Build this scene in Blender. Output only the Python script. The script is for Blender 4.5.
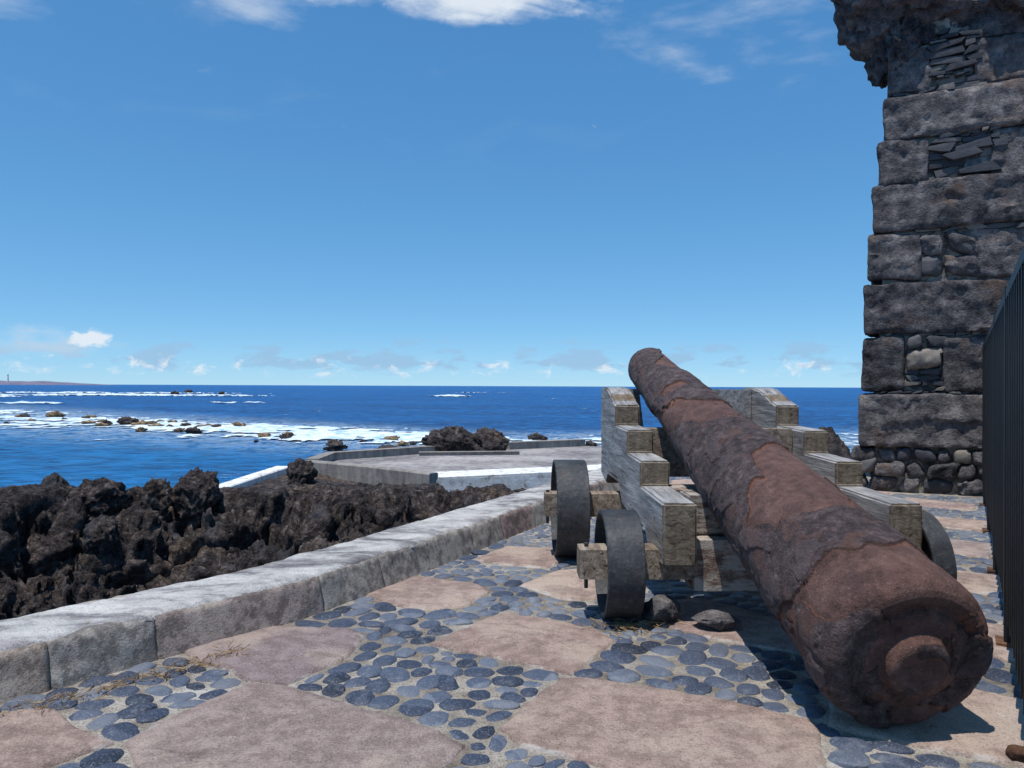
import bpy, bmesh, math, random
import numpy as np
from mathutils import Matrix, Vector

# ---------------------------------------------------------------- scene, camera, sky, sun
for o in list(bpy.data.objects):
    bpy.data.objects.remove(o, do_unlink=True)
scene = bpy.context.scene
COL = scene.collection
scene.view_settings.view_transform = 'Standard'
scene.view_settings.look = 'None'
scene.view_settings.gamma = 1.0
scene.view_settings.exposure = 0.08
scene.view_settings.use_curve_mapping = False

cam_data = bpy.data.cameras.new('camera')
cam = bpy.data.objects.new('camera', cam_data)
COL.objects.link(cam)
cam_data.sensor_width = 36.0
cam_data.lens = 26.02
cam_data.clip_start = 0.05
cam_data.clip_end = 60000.0
cam.location = (0.0, 0.0, 0.95)
cam.rotation_euler = (math.radians(90.155), -0.0041, 0.0)
scene.camera = cam

SUN_EL, SUN_AZ = math.radians(73.0), math.radians(216.0)   # azimuth clockwise from +Y
sun_dir = Vector((math.sin(SUN_AZ) * math.cos(SUN_EL), math.cos(SUN_AZ) * math.cos(SUN_EL), math.sin(SUN_EL)))
sd = bpy.data.lights.new('sun', 'SUN')
sd.energy = 3.9
sd.angle = math.radians(0.53)
sd.color = (1.0, 0.97, 0.925)
sun = bpy.data.objects.new('sun', sd)
COL.objects.link(sun)
sun.rotation_euler = sun_dir.to_track_quat('Z', 'Y').to_euler()
sun.location = (0, 0, 30)


# ---------------------------------------------------------------- node helpers
class E:
    """Arithmetic on node sockets."""
    def __init__(s, nt, v): s.nt, s.v = nt, v
    def _m(s, op, a, b=None, c=None, clamp=False):
        n = s.nt.nodes.new('ShaderNodeMath'); n.operation = op; n.use_clamp = clamp
        for i, x in enumerate((a, b, c)):
            if x is None: continue
            x = x.v if isinstance(x, E) else x
            if isinstance(x, (int, float)): n.inputs[i].default_value = x
            else: s.nt.links.new(x, n.inputs[i])
        return E(s.nt, n.outputs[0])
    def __add__(s, o): return s._m('ADD', s, o)
    def __radd__(s, o): return s._m('ADD', o, s)
    def __sub__(s, o): return s._m('SUBTRACT', s, o)
    def __rsub__(s, o): return s._m('SUBTRACT', o, s)
    def __mul__(s, o): return s._m('MULTIPLY', s, o)
    def __rmul__(s, o): return s._m('MULTIPLY', o, s)
    def __truediv__(s, o): return s._m('DIVIDE', s, o)
    def max(s, o): return s._m('MAXIMUM', s, o)
    def min(s, o): return s._m('MINIMUM', s, o)
    def sat(s): return s._m('ADD', s, 0.0, clamp=True)
    def abs(s): return s._m('ABSOLUTE', s)
    def sstep(s, a, b):
        n = s.nt.nodes.new('ShaderNodeMapRange'); n.interpolation_type = 'SMOOTHSTEP'
        s.nt.links.new(s.v, n.inputs[0])
        n.inputs[1].default_value = a; n.inputs[2].default_value = b
        return E(s.nt, n.outputs[0])


class T:
    """Small wrapper round a node tree."""
    def __init__(s, nt): s.nt = nt
    def n(s, typ, **kw):
        n = s.nt.nodes.new(typ)
        for k, v in kw.items(): setattr(n, k, v)
        return n
    def link(s, a, b):
        s.nt.links.new(a.v if isinstance(a, E) else a, b)
    def pos(s, kind='OBJ', scale=(1, 1, 1), rot=(0, 0, 0)):
        if kind == 'WORLD': o = s.n('ShaderNodeNewGeometry').outputs['Position']
        else: o = s.n('ShaderNodeTexCoord').outputs['Object' if kind == 'OBJ' else 'Generated']
        m = s.n('ShaderNodeMapping'); m.inputs['Scale'].default_value = scale; m.inputs['Rotation'].default_value = rot
        s.link(o, m.inputs['Vector']); return m.outputs[0]
    def noise(s, vec, scale, detail=6, rough=0.6, dist=0.0, typ='FBM'):
        n = s.n('ShaderNodeTexNoise'); n.noise_dimensions = '3D'
        try: n.noise_type = typ
        except Exception: pass
        s.link(vec, n.inputs['Vector'])
        n.inputs['Scale'].default_value = scale; n.inputs['Detail'].default_value = detail
        n.inputs['Roughness'].default_value = rough; n.inputs['Distortion'].default_value = dist
        return E(s.nt, n.outputs['Fac'])
    def voro(s, vec, scale, feature='F1', out='Distance', rnd=1.0):
        n = s.n('ShaderNodeTexVoronoi'); n.feature = feature
        s.link(vec, n.inputs['Vector']); n.inputs['Scale'].default_value = scale; n.inputs['Randomness'].default_value = rnd
        return E(s.nt, n.outputs[out])
    def ramp(s, fac, stops):
        n = s.n('ShaderNodeValToRGB'); s.link(fac, n.inputs[0])
        el = n.color_ramp.elements
        while len(el) < len(stops): el.new(0.5)
        for e, (p, c) in zip(el, stops): e.position = p; e.color = (*c, 1)
        return n.outputs[0]
    def mix(s, fac, a, b, blend='MIX'):
        n = s.n('ShaderNodeMix'); n.data_type = 'RGBA'; n.blend_type = blend
        if isinstance(fac, (int, float)): n.inputs[0].default_value = fac
        else: s.link(fac, n.inputs[0])
        for x, i in ((a, 6), (b, 7)):
            if isinstance(x, tuple): n.inputs[i].default_value = (*x, 1)
            else: s.link(x, n.inputs[i])
        return n.outputs[2]
    def attr(s, name):
        n = s.n('ShaderNodeAttribute'); n.attribute_name = name; return E(s.nt, n.outputs['Fac'])
    def rand(s):
        return E(s.nt, s.n('ShaderNodeObjectInfo').outputs['Random'])
    def bump(s, h, strength, dist=0.01, normal=None):
        n = s.n('ShaderNodeBump'); n.inputs['Strength'].default_value = strength; n.inputs['Distance'].default_value = dist
        s.link(h, n.inputs['Height'])
        if normal is not None: s.link(normal, n.inputs['Normal'])
        return n.outputs[0]


def lin(r, g, b):
    return tuple((c / 255 / 12.92) if c <= 10 else ((c / 255 + 0.055) / 1.055) ** 2.4 for c in (r, g, b))


def material(name, fn):
    m = bpy.data.materials.new(name); m.use_nodes = True
    nt = m.node_tree; t = T(nt)
    p = nt.nodes['Principled BSDF']
    r = fn(t)
    if isinstance(r['color'], tuple): p.inputs['Base Color'].default_value = (*r['color'], 1)
    else: t.link(r['color'], p.inputs['Base Color'])
    ro = r.get('rough', 0.8)
    if isinstance(ro, (int, float)): p.inputs['Roughness'].default_value = ro
    else: t.link(ro, p.inputs['Roughness'])
    if 'normal' in r: t.link(r['normal'], p.inputs['Normal'])
    p.inputs['Specular IOR Level'].default_value = r.get('spec', 0.3)
    p.inputs['Metallic'].default_value = r.get('metal', 0.0)
    if 'ior' in r: p.inputs['IOR'].default_value = r['ior']
    return m


# ---------------------------------------------------------------- world: sky and clouds
world = bpy.data.worlds.new('World'); scene.world = world; world.use_nodes = True
wt = T(world.node_tree); wn = world.node_tree
sky = wt.n('ShaderNodeTexSky', sky_type='NISHITA')
sky.sun_disc = False
sky.sun_elevation = SUN_EL
sky.sun_rotation = SUN_AZ
sky.altitude = 0; sky.air_density = 0.6; sky.dust_density = 0.0; sky.ozone_density = 1.0
bg = wn.nodes['Background']
# tone response of the clear marine sky, the same in every direction
sk = wt.n('ShaderNodeSeparateColor'); wt.link(sky.outputs[0], sk.inputs[0]); cc = wt.n('ShaderNodeCombineColor')
for i_, (k_, p_) in enumerate(((0.48, 0.78), (0.71, 0.577), (0.92, 0.45))):
    ch = E(wn, sk.outputs[i_]) * 0.11
    wt.link(ch._m('POWER', ch, p_) * (k_ / 0.11), cc.inputs[i_])
wt.link(cc.outputs[0], bg.inputs[0]); bg.inputs[1].default_value = 0.112
tc = wt.n('ShaderNodeTexCoord').outputs['Generated']
sep = wt.n('ShaderNodeSeparateXYZ'); wt.link(tc, sep.inputs[0])
dx, dy, dz = (E(wn, sep.outputs[i]) for i in range(3))
az = dx._m('ARCTAN2', dx, dy)
el = dz._m('ARCSINE', dz)
mp = wt.n('ShaderNodeMapping'); mp.inputs['Scale'].default_value = (1, 1, 3.0); wt.link(tc, mp.inputs[0])
mp2 = wt.n('ShaderNodeMapping'); mp2.inputs['Scale'].default_value = (1, 1, 1.7); wt.link(tc, mp2.inputs[0])
n1 = wt.noise(mp.outputs[0], 15, 5, 0.58)
n2 = wt.noise(mp2.outputs[0], 34, 5, 0.62, 0.4)
n3 = wt.noise(mp.outputs[0], 5, 6, 0.55, 0.8)
def blob(a0, e0, wa, we):
    return (1.0 - ((az - a0) / wa)._m('POWER', ((az - a0) / wa).abs(), 2.0) - ((el - e0) / we)._m('POWER', ((el - e0) / we).abs(), 2.0)).max(0.0)
band = el.sstep(0.006, 0.03) * (1.0 - el.sstep(0.035, 0.085))
grey_m = ((n1 + band * 0.20) - 0.66).sstep(0.0, 0.10) * band * 0.72
low = el.sstep(0.004, 0.018) * (1.0 - el.sstep(0.028, 0.05))
white_m = (n2 + low * 0.14 - 0.65).sstep(0.0, 0.2) * low * 0.85
cum = (n2 * 1.1 + blob(-0.517, 0.052, 0.030, 0.026) * 0.50 - 0.78).sstep(0.0, 0.22) * 0.9
cum = cum.max((n1 * 0.9 + blob(-0.56, 0.045, 0.14, 0.03) * 0.34 - 0.62).sstep(0.0, 0.3) * 0.3)
top = (n3 * 0.8 + n2 * 0.25 + blob(-0.10, 0.525, 0.38, 0.095) * 0.70 - 0.80).sstep(0.0, 0.30) * 0.9
wisp = (n3 * 0.7 + n1 * 0.5 + blob(0.32, 0.43, 0.26, 0.09) * 0.30 - 0.80).sstep(0.0, 0.4) * 0.42
wisp = wisp.max((n3 * 0.7 + n1 * 0.5 + blob(-0.33, 0.455, 0.11, 0.05) * 0.36 - 0.80).sstep(0.0, 0.4) * 0.5)
wisp = wisp.max((n3 * 0.7 + n1 * 0.5 + blob(-0.62, 0.40, 0.14, 0.04) * 0.36 - 0.80).sstep(0.0, 0.4) * 0.5)
high = el.sstep(0.25, 0.7) * (n3 - 0.56).sstep(0.0, 0.25) * 0.5
bgw = wt.n('ShaderNodeBackground'); bgw.inputs[0].default_value = (0.80, 0.86, 0.92, 1); bgw.inputs[1].default_value = 0.95
bgg = wt.n('ShaderNodeBackground'); bgg.inputs[0].default_value = (0.33, 0.52, 0.74, 1); bgg.inputs[1].default_value = 0.95
ms1 = wt.n('ShaderNodeMixShader'); wt.link(grey_m, ms1.inputs[0]); wt.link(bg.outputs[0], ms1.inputs[1]); wt.link(bgg.outputs[0], ms1.inputs[2])
ms2 = wt.n('ShaderNodeMixShader'); wt.link(white_m.max(cum).max(top).max(wisp).max(high), ms2.inputs[0]); wt.link(ms1.outputs[0], ms2.inputs[1]); wt.link(bgw.outputs[0], ms2.inputs[2])
wt.link(ms2.outputs[0], wn.nodes['World Output'].inputs[0])

# ---------------------------------------------------------------- numpy noise
def _hash(ix, iy, iz, seed):
    h = (ix.astype(np.int64) * 374761393 + iy.astype(np.int64) * 668265263 + iz.astype(np.int64) * 2147483647 + seed * 974634777) & 0xFFFFFFFF
    h = ((h ^ (h >> 13)) * 1274126177) & 0xFFFFFFFF
    h = ((h ^ (h >> 16)) * 2246822519) & 0xFFFFFFFF
    return (h ^ (h >> 15)) & 0xFFFFFFFF

def perlin(p, seed=0):
    p = np.asarray(p, float); i = np.floor(p).astype(np.int64); f = p - i
    w = f * f * f * (f * (f * 6 - 15) + 10)
    r = 0
    for a in (0, 1):
        for b in (0, 1):
            for c in (0, 1):
                h = _hash(i[:, 0] + a, i[:, 1] + b, i[:, 2] + c, seed)
                gx = (h & 1023) / 511.5 - 1; gy = ((h >> 10) & 1023) / 511.5 - 1; gz = ((h >> 20) & 1023) / 511.5 - 1
                d = gx * (f[:, 0] - a) + gy * (f[:, 1] - b) + gz * (f[:, 2] - c)
                r = r + d * (w[:, 0] if a else 1 - w[:, 0]) * (w[:, 1] if b else 1 - w[:, 1]) * (w[:, 2] if c else 1 - w[:, 2])
    return r * 1.4

def fbm(p, octv=4, seed=0, gain=0.5, ridge=False):
    p = np.asarray(p, float); r = 0; a = 1.0; tot = 0
    for k in range(octv):
        n = perlin(p * 2.03 ** k + 17.3 * k, seed + k)
        if ridge: n = 1 - 2 * np.abs(n)
        r = r + a * n; tot += a; a *= gain
    return r / tot

def worley(p, seed=0):
    p = np.asarray(p, float); i = np.floor(p).astype(np.int64)
    f1 = np.full(len(p), 9.0); f2 = f1.copy(); cid = np.zeros(len(p))
    for a in (-1, 0, 1):
        for b in (-1, 0, 1):
            for c in (-1, 0, 1):
                h = _hash(i[:, 0] + a, i[:, 1] + b, i[:, 2] + c, seed)
                q = np.stack([i[:, 0] + a + (h & 1023) / 1023, i[:, 1] + b + ((h >> 10) & 1023) / 1023, i[:, 2] + c + ((h >> 20) & 1023) / 1023], 1)
                d = np.sqrt(((p - q) ** 2).sum(1))
                m = d < f1
                f2 = np.where(m, f1, np.minimum(f2, d)); f1 = np.where(m, d, f1)
                cid = np.where(m, (h & 255) / 255, cid)
    return f1, f2, cid

def facet(p, seed=0, tilt=0.8):
    """broken-rock relief: every cell is a tilted plane of its own height"""
    p = np.asarray(p, float); i = np.floor(p).astype(np.int64)
    f1 = np.full(len(p), 9.0); f2 = f1.copy(); val = np.zeros(len(p))
    for a in (-1, 0, 1):
        for b in (-1, 0, 1):
            for c in (-1, 0, 1):
                h = _hash(i[:, 0] + a, i[:, 1] + b, i[:, 2] + c, seed); g = _hash(i[:, 0] + a, i[:, 1] + b, i[:, 2] + c, seed + 77)
                e = p - np.stack([i[:, 0] + a + (h & 1023) / 1023, i[:, 1] + b + ((h >> 10) & 1023) / 1023, i[:, 2] + c + ((h >> 20) & 1023) / 1023], 1)
                d = (e * e).sum(1); m = d < f1
                v = (g & 255) / 127.5 - 1 + tilt * (e[:, 0] * (((g >> 8) & 255) / 63.75 - 2) + e[:, 1] * (((g >> 16) & 255) / 63.75 - 2) + e[:, 2] * (((g >> 24) & 255) / 63.75 - 2))
                f2 = np.where(m, f1, np.minimum(f2, d)); f1 = np.where(m, d, f1); val = np.where(m, v, val)
    return val, np.sqrt(f2) - np.sqrt(f1)

def smooth(a, b, x):
    t = np.clip((x - a) / (b - a), 0, 1); return t * t * (3 - 2 * t)

# ---------------------------------------------------------------- object helpers
def mk(name, verts, faces, mats, parent=None, smooth_shade=True, origin=None, fmat=None, attrs=None, sharp=None):
    me = bpy.data.meshes.new(name)
    v = np.asarray(verts, float)
    if origin is not None: v = v - np.asarray(origin)
    me.from_pydata(v.tolist(), [], faces if isinstance(faces, list) else faces.tolist())
    for m in (mats if isinstance(mats, (list, tuple)) else [mats]): me.materials.append(m)
    if fmat is not None: me.polygons.foreach_set('material_index', np.asarray(fmat, dtype=np.int32))
    me.polygons.foreach_set('use_smooth', np.full(len(me.polygons), bool(smooth_shade)))
    for k, a in (attrs or {}).items():
        at = me.attributes.new(k, 'FLOAT', 'POINT'); at.data.foreach_set('value', np.asarray(a, dtype=np.float32))
    if sharp is not None: me.set_sharp_from_angle(angle=math.radians(sharp))
    me.update()
    o = bpy.data.objects.new(name, me); COL.objects.link(o)
    if origin is not None: o.location = origin
    if parent is not None:
        o.parent = parent
        o.matrix_parent_inverse = Matrix.Translation(parent.location).inverted() if parent.parent is None else Matrix.Translation(-Vector(parent.location))
    return o

def thing(name, label, cat, loc, group=None):
    o = bpy.data.objects.new(name, None); COL.objects.link(o); o.location = loc
    o.empty_display_size = 0.1
    return tag(o, label, cat, group)

def tag(o, label=None, cat=None, group=None, kind=None):
    if label: o['label'] = label
    if cat: o['category'] = cat
    if group: o['group'] = group
    if kind: o['kind'] = kind
    return o

def boxgrid(nx, ny, nz):
    idx, V, F = {}, [], []
    def vid(i, j, k):
        if (i, j, k) not in idx:
            idx[(i, j, k)] = len(V); V.append((2 * i / nx - 1, 2 * j / ny - 1, 2 * k / nz - 1))
        return idx[(i, j, k)]
    for i in range(nx):
        for j in range(ny):
            F.append((vid(i, j, 0), vid(i, j + 1, 0), vid(i + 1, j + 1, 0), vid(i + 1, j, 0)))
            F.append((vid(i, j, nz), vid(i + 1, j, nz), vid(i + 1, j + 1, nz), vid(i, j + 1, nz)))
    for i in range(nx):
        for k in range(nz):
            F.append((vid(i, 0, k), vid(i + 1, 0, k), vid(i + 1, 0, k + 1), vid(i, 0, k + 1)))
            F.append((vid(i, ny, k), vid(i, ny, k + 1), vid(i + 1, ny, k + 1), vid(i + 1, ny, k)))
    for j in range(ny):
        for k in range(nz):
            F.append((vid(0, j, k), vid(0, j, k + 1), vid(0, j + 1, k + 1), vid(0, j + 1, k)))
            F.append((vid(nx, j, k), vid(nx, j + 1, k), vid(nx, j + 1, k + 1), vid(nx, j, k + 1)))
    return np.array(V), F

def rbox(size, r=0.02, res=0.06, amp=0.0, freq=5.0, seed=0, octv=4, ridge=False, fine=0.0, maxn=40):
    """A worn box centred on the origin: rounded edges and surface relief."""
    s = np.array(size, float)
    n = [int(min(maxn, max(2, round(x / res)))) for x in s]
    V, F = boxgrid(*n)
    h = s / 2; r = min(r, h.min() * 0.9)
    # push the outermost rows towards the edges so that roundings are crisp
    P = V * h
    q = np.clip(P, -(h - r), h - r); d = P - q; L = np.linalg.norm(d, axis=1); L[L == 0] = 1
    nrm = d / L[:, None]
    P = q + nrm * r
    if amp:
        k = fbm(P * freq + seed * 7.7, octv, seed, 0.55, ridge)
        if fine: k = k + fine * perlin(P * freq * 9 + 3.1, seed + 5)
        P = P + nrm * (amp * k)[:, None]
    return P, F

_ico = {}
def ico(sub):
    if sub not in _ico:
        bm = bmesh.new(); bmesh.ops.create_icosphere(bm, subdivisions=sub, radius=1)
        _ico[sub] = (np.array([v.co[:] for v in bm.verts]), [tuple(v.index for v in f.verts) for f in bm.faces]); bm.free()
    return _ico[sub]

def rock(size, seed, sub=4, rough=0.35, cuts=7, jag=0.12, freq=1.6):
    """A broken rock, about `size` overall, centred on the origin."""
    V, F = ico(sub); P = V.copy()
    rng = np.random.default_rng(seed)
    P = P * (1 + rough * fbm(P * freq + seed * 3.3, 3, seed))[:, None]
    for _ in range(cuts):
        n = rng.normal(size=3); n /= np.linalg.norm(n); d0 = rng.uniform(0.55, 0.85)
        d = P @ n - d0; m = d > 0
        P[m] -= n * (d[m] * 0.88)[:, None]
    nn = P / np.linalg.norm(P, axis=1)[:, None]
    v1, e1 = facet(P * 2.2 + seed, seed, 0.7); v2, e2 = facet(P * 5.5 + seed, seed + 3, 0.7)
    P = P + nn * (jag * (0.75 * v1 - 0.5 * smooth(0.12, 0.0, e1)) + jag * 0.42 * v2 + jag * 0.5 * fbm(P * 6 + seed, 4, seed + 9, 0.6))[:, None]
    lo, hi = P.min(0), P.max(0)
    return (P - (lo + hi) / 2) / (hi - lo) * np.array(size), F

def rotz(P, a, c=(0, 0)):
    P = np.array(P, float); x, y = P[:, 0] - c[0], P[:, 1] - c[1]
    P[:, 0] = c[0] + x * math.cos(a) - y * math.sin(a); P[:, 1] = c[1] + x * math.sin(a) + y * math.cos(a); return P

def lathe(profile, segs=48, axis='X'):
    """profile of (position along axis, radius); closed at ends where radius is 0."""
    V, F = [], []
    n = len(profile)
    for a, r in profile:
        for k in range(segs):
            t = 2 * math.pi * k / segs; V.append((a, r * math.cos(t), r * math.sin(t)))
    for i in range(n - 1):
        for k in range(segs):
            k2 = (k + 1) % segs
            F.append((i * segs + k, i * segs + k2, (i + 1) * segs + k2, (i + 1) * segs + k))
    return np.array(V), F

# ---------------------------------------------------------------- materials
def m_lava(t):
    v = t.pos('WORLD')
    a = t.noise(v, 0.9, 5, 0.6); b = t.noise(v, 8, 6, 0.72); c = t.noise(v, 42, 4, 0.72)
    col = t.ramp(b * 0.6 + c * 0.25 + a * 0.15, [(0.39, lin(27, 25, 26)), (0.46, lin(60, 54, 54)), (0.53, lin(92, 83, 80)), (0.62, lin(150, 137, 129))])
    col = t.mix((a - 0.52).sstep(0.0, 0.16) * 0.6, col, t.mix((b - 0.44).sstep(0, 0.12), lin(54, 44, 38), lin(128, 106, 84)))
    col = t.mix((t.noise(v, 1.7, 4, 0.6) - 0.57).sstep(0.0, 0.1) * 0.45, col, lin(92, 92, 98))
    holes = t.voro(v, 16, 'F1')
    return dict(color=col, rough=0.92, spec=0.15, normal=t.bump(b * 0.7 + c * 0.6 + holes * 0.25, 1.0, 0.10))
M_LAVA = material('lava_rock', m_lava)

def m_basalt(t):
    v = t.pos('WORLD')
    a = t.noise(v, 1.6, 4, 0.6); b = t.noise(v, 9, 8, 0.68); c = t.noise(v, 55, 4, 0.7)
    f = b * 0.6 + a * 0.15 + c * 0.15 + t.rand() * 0.1
    col = t.ramp(f, [(0.38, lin(40, 39, 41)), (0.46, lin(76, 73, 75)), (0.54, lin(108, 103, 103)), (0.66, lin(160, 152, 148))])
    col = t.mix((t.noise(v, 3.1, 5, 0.65) - 0.56).sstep(0.0, 0.09) * 0.55, col, lin(116, 94, 82))
    col = t.mix((c - 0.62).sstep(0.0, 0.08) * 0.35, col, lin(150, 146, 142))
    return dict(color=col, rough=0.9, spec=0.2, normal=t.bump(b * 0.7 + c * 0.45, 1.0, 0.05))
M_BASALT = material('basalt_block', m_basalt)

def m_slate(t):
    v = t.pos('WORLD')
    b = t.noise(v, 14, 6, 0.65)
    f = t.rand() * 0.7 + b * 0.3
    col = t.ramp(f, [(0.1, lin(48, 48, 52)), (0.35, lin(74, 75, 80)), (0.55, lin(94, 91, 91)), (0.70, lin(136, 126, 114)), (0.80, lin(78, 80, 86)), (0.95, lin(176, 166, 150))])
    return dict(color=col, rough=0.75, spec=0.3, normal=t.bump(b, 0.5, 0.02))
M_SLATE = material('slate_stone', m_slate)

def m_towermortar(t):
    v = t.pos('WORLD')
    b = t.noise(v, 8, 7, 0.7); c = t.noise(v, 60, 4, 0.7); a = t.noise(v, 1.4, 4, 0.6)
    col = t.ramp(b * 0.6 + a * 0.4, [(0.40, lin(62, 58, 57)), (0.48, lin(112, 105, 99)), (0.56, lin(174, 165, 153)), (0.68, lin(206, 198, 187))])
    return dict(color=col, rough=0.95, spec=0.1, normal=t.bump(b * 0.6 + c * 0.6, 1.0, 0.03))
M_TMORTAR = material('old_mortar', m_towermortar)

def m_mortar(t):
    v = t.pos('WORLD')
    a = t.noise(v, 1.6, 4, 0.6); b = t.noise(v, 11, 7, 0.65); c = t.noise(v, 140, 3, 0.7)
    col = t.ramp(b * 0.5 + a * 0.5, [(0.38, lin(120, 110, 100)), (0.48, lin(158, 147, 133)), (0.56, lin(184, 174, 160)), (0.68, lin(216, 210, 200))])
    col = t.mix((c - 0.51).sstep(0.0, 0.1) * 0.55, col, lin(92, 84, 76))
    return dict(color=col, rough=0.95, spec=0.1, normal=t.bump(b * 0.6 + c * 0.6, 1.0, 0.02))
M_MORTAR = material('sandy_mortar', m_mortar)

def m_slab(t):
    v = t.pos('WORLD')
    a = t.noise(v, 2.2, 5, 0.6); b = t.noise(v, 16, 7, 0.68); c = t.noise(v, 150, 4, 0.75); r = t.rand()
    base = t.ramp(r, [(0.0, lin(188, 161, 147)), (0.2, lin(170, 143, 133)), (0.4, lin(202, 177, 161)), (0.6, lin(156, 138, 137)), (0.8, lin(186, 157, 145)), (1.0, lin(164, 145, 140))])
    col = t.mix((b * 0.7 + a * 0.3 - 0.42).sstep(0.0, 0.14), t.mix(0.45, base, lin(100, 82, 74)), base)
    col = t.mix((a - 0.48).sstep(0.0, 0.14) * 0.5, col, lin(204, 184, 164))
    g2 = t.noise(v, 3.4, 6, 0.7, 0.6)
    col = t.mix((g2 - 0.53).sstep(0.0, 0.09) * 0.38, col, lin(112, 96, 90))
    col = t.mix((c - 0.53).sstep(0.0, 0.10) * 0.5, col, lin(84, 70, 64))
    col = t.mix((0.46 - c).sstep(0.0, 0.1) * 0.42, col, lin(208, 192, 172))
    spot = (t.noise(v, 9, 6, 0.74, 0.5) - 0.655).sstep(0.0, 0.02)
    col = t.mix(spot * 0.6, col, lin(214, 208, 200))
    edge = t.attr('edge')
    lime = (edge * 0.8 + t.noise(v, 4, 6, 0.74) * 1.6 - 1.56).sstep(0.0, 0.22)
    col = t.mix(lime * 0.75, col, lin(206, 198, 188))
    wv = t.n('ShaderNodeVectorMath', operation='ADD'); cb = t.n('ShaderNodeCombineXYZ'); t.link(t.noise(v, 5, 5, 0.7) * 0.5, cb.inputs[0]); t.link(v, wv.inputs[0]); t.link(cb.outputs[0], wv.inputs[1])
    crack = t.voro(wv.outputs[0], 1.3, 'DISTANCE_TO_EDGE')
    ck = (0.010 - crack).sstep(0.0, 0.01) * (a - 0.46).sstep(0.0, 0.04)
    col = t.mix(ck * 0.2, col, lin(84, 66, 60))
    return dict(color=col, rough=0.88, spec=0.2, normal=t.bump(b * 0.8 + c * 0.5 - ck * 0.15, 0.9, 0.02))
M_SLAB = material('tan_flagstone', m_slab)

def m_pebble(t):
    v = t.pos('WORLD')
    b = t.noise(v, 26, 6, 0.65); c = t.noise(v, 160, 3, 0.7); a = t.noise(v, 2.4, 3, 0.5)
    r = t.rand()
    cell = t.voro(v, 7.5, 'F1', 'Color')
    f = r * 0.45 + cell * 0.3 + b * 0.25
    col = t.ramp(f, [(0.2, lin(33, 39, 51)), (0.4, lin(52, 60, 77)), (0.58, lin(74, 82, 98)), (0.75, lin(110, 115, 124)), (0.9, lin(94, 92, 94))])
    dust = (b * 0.5 + a * 0.5 - 0.52).sstep(0.0, 0.16)
    col = t.mix(dust * 0.30, col, lin(160, 158, 156))
    col = t.mix((c - 0.54).sstep(0.0, 0.1) * 0.4, col, lin(150, 152, 156))
    return dict(color=col, rough=0.55, spec=0.4, normal=t.bump(b * 0.6 + c * 0.4, 0.7, 0.010))
M_PEBBLE = material('blue_grey_pebble', m_pebble)

def m_parapet(t):
    v = t.pos('WORLD'); r = t.rand()
    a = t.noise(v, 3.0, 5, 0.62); b = t.noise(v, 22, 7, 0.7); c = t.noise(v, 130, 3, 0.75)
    base = t.ramp(r, [(0.0, lin(160, 152, 144)), (0.3, lin(170, 160, 150)), (0.5, lin(152, 128, 122)), (0.8, lin(174, 160, 142)), (1.0, lin(152, 144, 138))])
    col = t.mix((b * 0.7 + a * 0.3 - 0.43).sstep(0.0, 0.12), t.mix(0.62, base, lin(70, 66, 64)), base)
    col = t.mix((a - 0.5).sstep(0.0, 0.12) * 0.55, col, lin(184, 174, 158))
    drip = t.noise(t.pos('WORLD', (9, 9, 1.2)), 2.6, 5, 0.6)
    col = t.mix((drip - 0.56).sstep(0.0, 0.07) * 0.14, col, lin(186, 182, 176))
    col = t.mix((c - 0.56).sstep(0.0, 0.12) * 0.35, col, lin(82, 76, 74))
    return dict(color=col, rough=0.92, spec=0.15, normal=t.bump(b * 0.6 + c * 0.5, 0.8, 0.014))
M_PARAPET = material('grey_ashlar', m_parapet)

def m_coping(t):
    v = t.pos('WORLD', (1, 1, 1), (0, 0, math.radians(-62)))
    vs = t.pos('WORLD', (1.0, 2.6, 1), (0, 0, math.radians(62)))
    a = t.noise(vs, 2.3, 6, 0.62, 0.6); b = t.noise(v, 17, 7, 0.7); c = t.noise(v, 120, 3, 0.7)
    col = t.ramp(a * 0.72 + b * 0.28, [(0.39, lin(112, 108, 108)), (0.46, lin(150, 146, 144)), (0.52, lin(188, 184, 179)), (0.64, lin(216, 211, 203))])
    col = t.mix((t.noise(vs, 4.5, 6, 0.65) - 0.57).sstep(0.0, 0.06) * 0.5, col, lin(140, 128, 132))
    col = t.mix((c - 0.52).sstep(0.0, 0.1) * 0.35, col, lin(104, 100, 98))
    return dict(color=col, rough=0.85, spec=0.2, normal=t.bump(b * 0.7 + c * 0.5 + a * 0.5, 1.0, 0.016))
M_COPING = material('limewashed_coping', m_coping)

def wood_mat(name, dark, mid, light, paint=0.0):
    def fn(t):
        v = t.pos('WORLD', (16, 1.3, 16)); w = t.pos('WORLD')
        g = t.noise(v, 2.2, 7, 0.62, 0.6); h = t.noise(v, 9, 5, 0.7); a = t.noise(w, 3.5, 5, 0.6)
        col = t.ramp(g * 0.6 + h * 0.22 + a * 0.18, [(0.34, dark), (0.47, mid), (0.6, light), (0.74, tuple(min(1, c * 1.15) for c in light))])
        ck = (0.36 - t.noise(t.pos('WORLD', (26, 0.9, 26)), 1.7, 4, 0.55)).sstep(0.0, 0.035)
        col = t.mix(ck * 0.8, col, lin(44, 38, 34))
        col = t.mix((t.noise(w, 7, 6, 0.7) - 0.6).sstep(0.0, 0.06) * 0.5, col, lin(78, 58, 44))
        if paint:
            px = t.noise(t.pos('WORLD', (2.2, 2.2, 9)), 4, 7, 0.7)
            col = t.mix((px - (0.60 - paint * 0.2)).sstep(0.0, 0.10) * 0.85, col, lin(176, 168, 158))
        return dict(color=col, rough=0.88, spec=0.15, normal=t.bump(g * 0.6 + h * 0.5 - ck * 0.8, 0.7, 0.012))
    return material(name, fn)
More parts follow.
